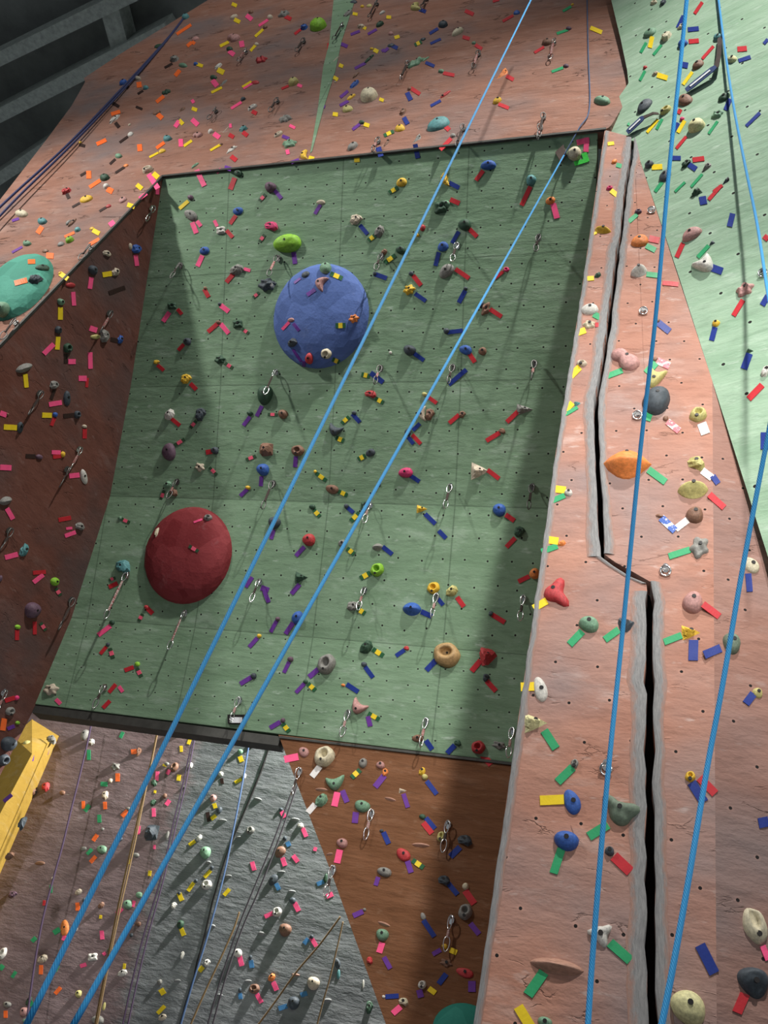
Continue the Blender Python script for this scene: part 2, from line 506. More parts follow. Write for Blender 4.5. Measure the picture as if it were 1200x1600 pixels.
uvl = me.uv_layers.new(name='uv')
for i, l in enumerate(me.loops): uvl.data[i].uv = ov_uv[l.vertex_index]
bm = bmesh.new()
bm.from_mesh(me)
for f in bm.faces:
    if f.normal.dot(CAM - f.calc_center_median()) < 0: f.normal_flip()
bmesh.ops.remove_doubles(bm, verts=bm.verts[:], dist=1e-4)
geo = bmesh.ops.extrude_face_region(bm, geom=bm.faces[:])
bmesh.ops.translate(bm, verts=[g for g in geo['geom'] if isinstance(g, bmesh.types.BMVert)], vec=N_FR * -0.16)
bmesh.ops.recalc_face_normals(bm, faces=bm.faces[:])
bm.to_mesh(me)
bm.free()
ov = tag(obj('wall_overhang', me, M_GREEN), kind='structure')
SURF['overhang'] = [([V(v) for v in ov_v], ov_f)]
# side wall of the recess
_s0, _s1 = SIDE.at(55, 1104), SIDE.at(0, 1212)
sd = [A0, A1, A1 + (A1 - A0) * (A1.z / (A0.z - A1.z)), _s1 + (_s1 - _s0) * (_s1.z / (_s0.z - _s1.z)), _s1, _s0] + list(reversed(PROF[1:-1]))
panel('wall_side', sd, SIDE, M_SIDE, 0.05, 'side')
# the far side of the recess, behind the pillar edge
pr = Plane(ptop, E_AX)
q0 = FR.at(945, 203)
panel('wall_recess', [q - E_AX * 0.062 - N_FR * 0.01 for q in (V((q0.x, q0.y, 0)), V((q0.x, q0.y, 8.4)), V((q0.x, q0.y, 8.4)) - N_FR * 2.6, V((q0.x, q0.y, 0)) - N_FR * 2.6)], Plane(q0 - E_AX * 0.062, E_AX), M_BRICK, 0.05)
# pale green wall and flank
pe = px(PALE, (990, 220), (1060, 430), (1113, 595), (1150, 712), (1200, 870), (1236, 1000), (1330, 900), (1340, 300), (1330, -120), (940, -80), (955, 0), (970, 62), (980, 110), (982, 130), (968, 150), (950, 180), (944, 200), (962, 212), (978, 218))
panel('wall_pale', pe, PALE, M_PALE, 0.10, 'pale')
fk = [GB, FLANK.at(1150, 705), FLANK.at(1200, 855), FLANK.at(1260, 1020), FLANK.at(1360, 1300)]
fk += [V((fk[-1].x, fk[-1].y, 0)), V((GB.x, GB.y, 0))]
panel('wall_flank', fk, FLANK, M_FLANK, 0.1, 'flank')
# brown panel under the overhang, back wall, yellow pillar
bl = LOW.at(435, 1148)
br = P0 - N_FR * (6.3 - D0)
panel('wall_brown', [bl, LOW.at(470, 1240), LOW.at(520, 1370), LOW.at(600, 1592), LOW.at(660, 1760), V((br.x, br.y, 1.0)), V((br.x, br.y, bl.z))], LOW, M_BROWN, 0.12, 'brown')
E1, E2 = BACK.at(300, 1180), BACK.at(190, 1580)


def back_edge(p):
    d = E2 - E1
    nrm = d.cross(N_FR).normalized()
    s = (p - E1).dot(nrm)
    return s if BACK.at(100, 1300) is not None and (BACK.at(100, 1300) - E1).dot(nrm) > 0 else -s


bb = []
for i in range(7):
    bb.append(i)
NBX, NBZ = 14, 8
c0 = BACK.at(440, 1150)
o0 = V((c0.x, c0.y, 0)) - E_AX * 2.4
pts, fcs, uvs, egs = [], [], [], []
for i in range(NBX + 1):
    for j in range(NBZ + 1):
        p = o0 + E_AX * (i * 0.62) + V((0, 0, 7.6 * j / NBZ))
        pts.append(p)
        uvs.append((20 - i * 0.62, 7.6 * j / NBZ))
        egs.append((back_edge(p), 0))
for i in range(NBX):
    for j in range(NBZ):
        a = i * (NBZ + 1) + j
        fcs.append((a, a + 1, a + NBZ + 2, a + NBZ + 1))
me = mesh('wall_back', pts, fcs)
u1, u2 = me.uv_layers.new(name='uv'), me.uv_layers.new(name='edge')
for i, l in enumerate(me.loops):
    u1.data[i].uv = uvs[l.vertex_index]
    u2.data[i].uv = egs[l.vertex_index]
tag(obj('wall_back', me, M_BACK), kind='structure')
SURF['grey'] = SURF['purple'] = [(pts, fcs)]
# yellow pillar: a prism with a ridge, standing against the back wall
NEAR = par(8.35)
t0, t1 = BACK.at(50, 1124), BACK.at(92, 1150)
rdg = NEAR.at(50, 1178)
lft = par(8.7).at(20, 1150)


def down(p, k):
    return V((p.x, p.y, 0)) if k == 0 else p


yv = [t0, t1, rdg, lft]
yb = [V((BACK.at(50, 1124).x, BACK.at(50, 1124).y, 0)), V((BACK.at(30, 1335).x, BACK.at(30, 1335).y, 0)), V((rdg.x, rdg.y, 0)) + E_AX * 0.25, V((lft.x, lft.y, 0)) + E_AX * 0.25]
yvv = yv + yb
yf = [(0, 1, 2, 3), (2, 1, 5, 6), (3, 2, 6, 7), (0, 3, 7, 4), (1, 0, 4, 5)]
me = mesh('wall_yellow', yvv, yf)
u1 = me.uv_layers.new(name='uv')
for i, l in enumerate(me.loops):
    p = yvv[l.vertex_index]
    u1.data[i].uv = ((p - P0).dot(E_AX) + 20, p.z)
tag(obj('wall_yellow', me, M_YELLOW), kind='structure')
SURF['yellow'] = [(yvv, yf)]


def beam(name, a, b, w, h, mat, up=V((0, 0, 1)), kind='structure', parent=None):
    d = (b - a).normalized()
    s = d.cross(up).normalized()
    u = s.cross(d).normalized()
    vs = []
    for p in (a, b):
        for i, j in ((-1, -1), (1, -1), (1, 1), (-1, 1)):
            vs.append(p + s * (w / 2 * i) + u * (h / 2 * j))
    o = obj(name, mesh(name, vs, [(0, 1, 2, 3), (7, 6, 5, 4), (0, 4, 5, 1), (1, 5, 6, 2), (2, 6, 7, 3), (3, 7, 4, 0)]), mat, parent)
    if kind: tag(o, kind=kind)
    return o


# edging strips
lipA, lipB = FR.at(253, 276), FR.at(947, 202)
beam('trim_1', lipA, lipB, 0.028, 0.02, M_EDGE, N_FR)
beam('trim_2', A0, A1 + (A1 - A0) * 0.4, 0.022, 0.02, M_EDGE, N_FR)
e0, e1 = PROF[-1], PROF[-1] - E_AX * ((PROF[-1] - P0).dot(E_AX))
em = LOW.at(438, 1150)
beam('trim_3', e0 - V((0, 0, 0.04)) - N_FR * 0.08, em - V((0, 0, 0.04)) - N_FR * 0.08, 0.14, 0.08, M_EDGE)
beam('trim_4', em - V((0, 0, 0.012)), e1 - V((0, 0, 0.012)), 0.02, 0.025, M_EDGE, N_FR)


def rim(name, pts, wid, pl, side, mat=M_RIM):
    """raised concrete lip along a crack edge; wid in metres, side = +1 towards +uv-x"""
    ax, ay = uv_axes(pl)
    line = rough_line(pl, pts, 0.008, 0.05)
    vs, fs, uv = [], [], []
    prof = [(0.0, -0.11), (0.0, 0.003), (0.06, 0.008), (0.35, 0.009), (0.75, 0.005), (1.0, 0.0008)]
    s = 0.0
    for i, p in enumerate(line):
        if i: s += (p - line[i - 1]).length
        wv = wid * (1 + 0.25 * noise.noise(p * 3.1))
        for (t, hgt) in prof:
            vs.append(p + ax * (side * t * wv) + pl.n * (hgt * (1 + 0.5 * noise.noise(p * 14)) if hgt > 0.001 else hgt))
            uv.append((t, s))
    K = len(prof)
    for i in range(len(line) - 1):
        for k in range(K - 1):
            a = i * K + k
            fs.append((a, a + 1, a + K + 1, a + K))
    me = mesh(name, vs, fs, True)
    ul = me.uv_layers.new(name='uv')
    for i, l in enumerate(me.loops): ul.data[i].uv = uv[l.vertex_index]
    return tag(obj(name, me, mat), kind='structure')


rim('trim_5', CRK_L, 0.062, FR, -1)
rim('trim_6', CRK_R, 0.048, FR, 1)
rim('trim_7', [(939, 871)] + CRK_DL, 0.03, FR, -1)
rim('trim_8', CRK2_L, 0.068, FR, -1)
rim('trim_9', [(1017, 909)] + CRK2_R, 0.05, FR, 1)
rim('trim_11', [(946, 206), (905, 480), (868, 710), (835, 950), (800, 1190), (770, 1400), (740, 1600), (732, 1680)], 0.035, FR, 1)

# roof and floor
CZ = 16.5


def at_z(x, y, z):
    d = ray(x, y)
    return CAM + d * ((z - CAM.z) / d.z)


def box(name, lo, hi, mat, kind='structure'):
    vs = [V((x, y, z)) for x in (lo[0], hi[0]) for y in (lo[1], hi[1]) for z in (lo[2], hi[2])]
    o = obj(name, mesh(name, vs, [(0, 1, 3, 2), (4, 6, 7, 5), (0, 4, 5, 1), (2, 3, 7, 6), (0, 2, 6, 4), (1, 5, 7, 3)]), mat)
    return tag(o, kind=kind)


box('ceiling', (-26, -9, CZ), (9, 22, CZ + 0.2), M_DECK)
box('floor', (-14, -9, -0.2), (9, 14, 0.0), M_FLOOR)
for a, b, wd in (((0, 88), (156, 12), 0.22), ((0, 176), (192, 78), 0.24), ((0, 275), (80, 222), 0.22), ((168, -10), (192, 80), 0.5)):
    pa, pb = at_z(*a, CZ - 0.4), at_z(*b, CZ - 0.4)
    d = (pb - pa)
    if wd == 0.5: pa, pb = pa + V((0, 0, 0.12)), pb + V((0, 0, 0.12))
    beam('ceiling_beam', pa - d * (2.0 if wd == 0.5 else 2.5), pb + d * (0.0 if wd == 0.5 else 0.35), 0.36 if wd == 0.5 else wd, 0.4, M_STEEL)

# ------------------------------------------------------------------ surfaces to mount things on
BVH = {}
for k, parts in SURF.items():
    vs, fs = [], []
    for pv, pf in parts:
        b = len(vs)
        vs += pv
        fs += [tuple(i + b for i in f) for f in pf]
    BVH[k] = BVHTree.FromPolygons(vs, fs)
DOMES = []          # (bvh, panel key)
PKEY = 'upper overhang side pillar flank pale brown purple grey yellow'.split()
PLANE_OF = dict(upper=FR, pillar=FR, side=SIDE, flank=FLANK, pale=PALE, brown=LOW, purple=BACK, grey=BACK)


def mount(x, y, key, domes=True):
    """the place on panel key (or on a dome there) seen at x, y: point, outward normal, dome tree or None"""
    d = ray(x, y)
    if domes:
        for tree, kk, nm in DOMES:
            if kk == key:
                p, n, i, dist = tree.ray_cast(CAM, d)
                if p is not None:
                    return p, (n if n.dot(d) < 0 else -n), tree
    if key in PLANE_OF:
        return PLANE_OF[key].at(x, y), PLANE_OF[key].n.copy(), None
    p, n, i, dist = BVH[key].ray_cast(CAM, d)
    if p is None:
        p0, n, i, dist = BVH[key].find_nearest(CAM + d * 7.5)
        pl = Plane(p0, n)
        return pl.at(x, y), pl.n.copy(), None
    return p, (n if n.dot(d) < 0 else -n), None


# ------------------------------------------------------------------ hold shapes
def lobes(t, spec):
    r = 0.0
    for ang, amp, wd in spec:
        d = math.atan2(math.sin(t - math.radians(ang)), math.cos(t - math.radians(ang)))
        r += amp * math.exp(-(d / wd) ** 2)
    return r


def shape(kind, var):
    """unit hold: outline about -1..1 in x and y on the wall, z outwards"""
    rnd = random.Random(kind + str(var))
    NT, NR = 26, 9
    ph = [rnd.uniform(0, 6.28) for _ in range(8)]
    off = V((rnd.uniform(0, 50), rnd.uniform(0, 50), 0))
    flat = kind in 'ftp'

    def outline(t):
        c, s = math.cos(t), math.sin(t)
        if kind in 'be': return 1 + 0.05 * math.cos(2 * t + ph[0]) + 0.04 * math.cos(3 * t + ph[1])
        if kind in 'dDE': return 1 + 0.06 * math.cos(2 * t + ph[0]) + 0.03 * math.cos(5 * t + ph[1])
        if kind == 's': return 0.66 + 0.34 * math.cos(2 * t) + 0.07 * math.cos(t)
        if kind == 'm': return 0.84 + 0.15 * math.cos((4 + var) * t + ph[0]) + 0.08 * math.cos(2 * t + ph[1])
        if kind == 'c': return 1.0
        if kind in 'rR': return 1.0
        if kind == 't': return 0.55 / max(0.5, max(math.cos(t - a) for a in (ph[0] % 1 + 0.4, ph[0] % 1 + 2.5, ph[0] % 1 + 4.6))) * 1.0
        if kind == 'p': return 0.72 / max(abs(c), abs(s))
        if kind == 'f': return 0.9 + 0.14 * math.cos(2 * t + ph[0]) + 0.10 * math.cos(3 * t + ph[1]) + 0.08 * math.cos(5 * t + ph[2])
        if kind == 'C': return 0.56 + lobes(t, ((66, 0.62, 0.50), (-42, 0.75, 0.42), (185, 0.20, 0.9)))
        if kind == 'F': return 0.56 + lobes(t, ((128, 0.80, 0.34), (10, 0.55, 0.50), (-85, 0.22, 0.9)))
        if kind == 'G': return 0.58 + lobes(t, ((30, 0.60, 0.38), (172, 0.62, 0.38), (-75, 0.45, 0.5)))
        if kind == 'W': return 1.0
        return 1.0

    def height(x, y, q, t):
        """q = 0 at the top centre .. 1 at the rim"""
        dome = math.sqrt(max(0.0, 1 - q ** 2.4))
        if kind == 'b': return dome * (0.92 + 0.08 * y)
        if kind == 'e': return dome * (0.8 + 0.2 * y)
        if kind in 'd':
            cr = math.exp(-((x * x + (y - 0.12) ** 2) / 0.16) ** 2)
            return dome * (1 - 0.95 * cr)
        if kind == 'D':
            cr = math.exp(-((x * x * 0.7 + (y - 0.18) ** 2) / 0.13) ** 2)
            return dome * (1 - 0.92 * cr)
        if kind == 'E':
            cr = math.exp(-((x * x + ((y - 0.38) * 0.75) ** 2) / 0.17) ** 3)
            return dome * (0.75 + 0.25 * y) * (1 - 0.98 * cr)
        if kind == 's': return dome * (0.85 + 0.25 * x * x)
        if kind == 'm': return dome * (0.72 + 0.28 * math.cos(5.5 * x + ph[3]) * math.cos(5.5 * y + ph[4]))
        if kind in 'C': return dome * 0.95
        if kind in 'FG': return dome * (0.75 + 0.25 * y)
        if kind in 'rR':
            return (1 - q ** 3) * max(0.0, 1 - abs(y - 0.15) / 1.15) ** 0.8 if kind == 'r' else (1 - q ** 4) * max(0.0, 1 - abs(y + 0.30) / (1.3 if y > -0.30 else 0.70)) ** 0.8 * (1 - 0.6 * x * x)
        if kind == 'W': return (1 - q ** 6) * (0.12 + 0.88 * ((y + 1) / 2) ** 0.8)
        if kind == 'c': return dome * 0.9
        if kind == 't': return max(0.0, 1 - q ** 1.1)
        if kind == 'p': return max(0.0, min(1.0, 1.35 * (1 - q)))
        return dome * (0.9 + 0.25 * x * math.cos(ph[5]) + 0.25 * y * math.sin(ph[5]))

    vs, fs = [], []

    def pt(q, t):
        r = outline(t)
        x, y = q * r * math.cos(t), q * r * math.sin(t)
        if kind in 'rR':
            y *= 0.95 * max(0.02, 1 - x * x) ** (0.7 if kind == 'R' else 0.15)
        z = height(x, y, q, t)
        if kind == 'W':
            x *= 0.52 + 0.48 * (y + 1) / 2
        if kind == 'c':
            y = y * 0.55 + 0.75 * x * x - 0.3
        n = noise.noise(V((x, y, 0)) * (2.1 if not flat else 2.6) + off)
        z = max(0.0, z + (0.10 if not flat else 0.30) * n * (1 - q ** 4)) if kind not in 'be' else max(0.0, z + 0.05 * n * (1 - q ** 4))
        return V((x, y, z))

    nt, nr = (NT, NR) if not flat else (9, 4)
    vs.append(pt(0, 0))
    for i in range(1, nr + 1):
        q = (i / nr) ** 0.85
        for j in range(nt):
            t = 2 * math.pi * j / nt + (0.2 * rnd.random() if flat and kind == 'f' else 0) + ((i % 2) * math.pi / nt if flat else 0)
            vs.append(pt(q, t))
    for j in range(nt):
        vs.append(V((vs[1 + (nr - 1) * nt + j].x, vs[1 + (nr - 1) * nt + j].y, -0.015)))
    for j in range(nt):
        fs.append((0, 1 + j, 1 + (j + 1) % nt))
    for i in range(nr):
        for j in range(nt):
            a = 1 + i * nt + j
            b = 1 + i * nt + (j + 1) % nt
            fs.append((a, a + nt, b + nt, b) if not flat else (a, a + nt, b))
            if flat: fs.append((a + nt, b + nt, b))
    A = np.array([tuple(v) for v in vs])
    lo, hi = A.min(0), A.max(0)
    A[:, 0] = (A[:, 0] - (lo[0] + hi[0]) / 2) / max(1e-6, (hi[0] - lo[0]) / 2)
    A[:, 1] = (A[:, 1] - (lo[1] + hi[1]) / 2) / max(1e-6, (hi[1] - lo[1]) / 2)
    A[:, 2] = np.where(A[:, 2] > 0, A[:, 2] / max(1e-6, hi[2]), A[:, 2])
    me = mesh('hold_' + {'b': 'dome', 'e': 'oval'}.get(kind, 'body'), A.tolist(), fs, not flat)
    me.materials.append(None)
    bx, by = {'d': (0, -0.55), 'D': (0, 0.18), 'E': (0.05, -0.45), 'C': (-0.25, 0.1), 'R': (0, 0.55), 'W': (0, 0.1), 'F': (-0.1, 0.0), 'c': (0, -0.3)}.get(kind, (0.05, 0.2))
    tr = BVHTree.FromPolygons([V(v) for v in A.tolist()], fs)
    p, n, i, d = tr.ray_cast(V((bx, by, 5)), V((0, 0, -1)))
    return me, A, (bx, by, p.z if p is not None else 0.8)


SHAPES = {}


def get_shape(kind, var):
    if (kind, var) not in SHAPES: SHAPES[(kind, var)] = shape(kind, var)
    return SHAPES[(kind, var)]


PROT = dict(b=1.0, e=0.7, d=0.85, D=0.68, c=0.85, r=1.15, R=0.95, t=0.9, f=0.9, s=0.8, p=1.15, m=0.7, C=0.55, F=0.62, G=0.6, E=0.62, W=0.8)
# bolt head: a short dark disc
_bv = [(0, 0, 0.5)] + [(math.cos(i * math.pi / 4), math.sin(i * math.pi / 4), 0.5) for i in range(8)] + [(math.cos(i * math.pi / 4), math.sin(i * math.pi / 4), -1) for i in range(8)]
_bf = [(0, 1 + i, 1 + (i + 1) % 8) for i in range(8)] + [(1 + i, 9 + i, 9 + (i + 1) % 8, 1 + (i + 1) % 8) for i in range(8)]
BOLT = mesh('bolt', _bv, _bf)
BOLT.materials.append(M_BOLT)


def fit(A, p, n, w, h, ang, prot, tree):
    """matrix that seats a unit hold on the wall at p with normal n so that it shows about w x h pixels across"""
    ca, sa = math.cos(math.radians(ang)), math.sin(math.radians(ang))
    cx, cy = proj(p)
    pl = Plane(p, n)
    X = pl.at(cx + ca * 2, cy + sa * 2) - p
    X = (X - n * X.dot(n)).normalized()
    Y = n.cross(X)
    dist = (p - CAM).length
    sx = w / 2 * dist / FPX
    sy = h / 2 * dist / FPX
    q = p.copy()
    for it in range(4):
        sz = prot * min(sx, sy, 0.30)
        W = np.array(q)[None] + A[:, :1] * sx * np.array(X) + A[:, 1:2] * sy * np.array(Y) + A[:, 2:] * sz * np.array(n)
        d = W - np.array(CAM)
        z = d @ np.array(FWD)
        ux = FPX * (d @ np.array(RGT)) / z + 600
        uy = 800 - FPX * (d @ np.array(UPV)) / z
        a = ux * ca + uy * sa
        b = -ux * sa + uy * ca
        ew, eh = a.max() - a.min(), b.max() - b.min()
        ma, mb = (a.max() + a.min()) / 2, (b.max() + b.min()) / 2
        ta, tb = cx * ca + cy * sa, -cx * sa + cy * ca
        da, db = ta - ma, tb - mb
        sx *= min(1.4, max(0.6, w / ew))
        sy *= min(1.4, max(0.6, h / eh))
        qx, qy = proj(q)
        q = pl.at(qx + da * ca - db * sa, qy + da * sa + db * ca)
    if tree is not None:
        qq, nn, i, dd = tree.find_nearest(q)
        if qq is not None and dd < 0.15: q = qq
    sz = prot * min(sx, sy, 0.30)
    R = Matrix((X, Y, n)).transposed().to_4x4()
    return Matrix.Translation(q) @ R @ Matrix.Diagonal((sx, sy, sz, 1)), (sx, sy, sz)


# ------------------------------------------------------------------ domes (large bolt-on volumes)
def dome(label, x, y, w, h, ang, key, col, prot, seed):
    c = V(col)
    m, nt, b = new_mat('dome_' + key + str(seed))
    tc = nd(nt, 'ShaderNodeTexCoord').outputs['Object']
    vo = nd(nt, 'ShaderNodeTexVoronoi', feature='F1')
    vo.inputs['Scale'].default_value = 4.5
    nt.links.new(tc, vo.inputs['Vector'])
    sv = nd(nt, 'ShaderNodeSeparateColor')
    nt.links.new(vo.outputs['Color'], sv.inputs[0])
    cc = mixc(nt, sv.outputs[0], tuple(v * 0.82 for v in col), tuple(min(1, v * 1.12 + 0.015) for v in col))
    cc = mixc(nt, mth(nt, 'MULTIPLY', ramp(nt, nz(nt, tc, 5.0, 5, 0.7), 0.60, 0.80), 0.35), cc, tuple(min(1, v * 0.7 + 0.20) for v in col))
    cc = mixc(nt, mth(nt, 'MULTIPLY', ramp(nt, nz(nt, tc, 9.0, 4, 0.7), 0.62, 0.78), 0.4), cc, tuple(v * 0.5 for v in col))
    nt.links.new(cc, b.inputs['Base Color'])
    b.inputs['Roughness'].default_value = 0.75
    b.inputs['Specular IOR Level'].default_value = 0.25
    bp = nd(nt, 'ShaderNodeBump')
    bp.inputs['Strength'].default_value = 0.3
    bp.inputs['Distance'].default_value = 0.01
    nt.links.new(nz(nt, tc, 40, 3, 0.6), bp.inputs['Height'])
    nt.links.new(bp.outputs[0], b.inputs['Normal'])
    bm = bmesh.new()
    bmesh.ops.create_icosphere(bm, subdivisions=4, radius=1.0)
    bmesh.ops.bisect_plane(bm, geom=bm.verts[:] + bm.edges[:] + bm.faces[:], plane_co=(0, 0, 0), plane_no=(0, 0, 1), clear_inner=True)
    # gentle facets: pull vertices towards the planes of a coarse sphere
    rnd = random.Random(seed)
    dirs = []
    for i in range(60):
        zz = 1 - (i + 0.5) / 60 * 1.1
        rr = math.sqrt(max(0, 1 - zz * zz))
        t = i * 2.39996
        dirs.append(V((rr * math.cos(t), rr * math.sin(t), zz)).normalized())
    for v in bm.verts:
        d = v.co.normalized()
        k = max(d.dot(q) for q in dirs)
        v.co = d * (0.978 / max(0.93, k)) if d.z > 0.02 else d
    A = np.array([tuple(v.co) for v in bm.verts])
    p, n, tr = mount(x, y, key, False)
    M, s = fit(A, p, n, w, h, ang, prot, None)
    bmesh.ops.transform(bm, matrix=M, verts=bm.verts[:])
    me = bpy.data.meshes.new('dome_volume')
    q0 = M.translation.copy()
    tree = BVHTree.FromBMesh(bm)
    bmesh.ops.translate(bm, verts=bm.verts[:], vec=-q0)
    bmesh.ops.recalc_face_normals(bm, faces=bm.faces[:])
    bm.to_mesh(me)
    bm.free()
    o = obj('dome_volume', me, m)
    o.location = q0
    tag(o, label, 'climbing volume', 'large round wall volumes')
    DOMES.append((tree, key, o))
    for k in range(16):
        t = rnd.uniform(0, 6.28)
        r = math.sqrt(rnd.uniform(0.02, 0.75))
        P = M @ V((r * math.cos(t), r * math.sin(t), 3))
        hp, hn, i, dd = tree.ray_cast(P, -n)
        if hp is None: continue
        b = obj('insert_hole', BOLT, None, o)
        b.matrix_world = Matrix.Translation(hp) @ hn.to_track_quat('Z', 'Y').to_matrix().to_4x4() @ Matrix.Diagonal((0.011, 0.011, 0.004, 1))
    return o


dome('blue faceted dome bolted to the green overhang, above the red one', 502, 494, 149, 164, 0, 'overhang', (0.085, 0.15, 0.40), 0.46, 1)
dome('dark red dome bolted low on the shaded side of the green overhang', 294, 868, 137, 152, 0, 'overhang', (0.23, 0.025, 0.03), 0.45, 2)
dome('green dome at the edge of the upper brick wall', 28, 448, 122, 92, -15, 'upper', (0.07, 0.30, 0.22), 0.5, 3)
dome('teal dome low on the brown panel, half behind the pillar', 722, 1606, 92, 78, 0, 'brown', (0.02, 0.22, 0.17), 0.5, 4)

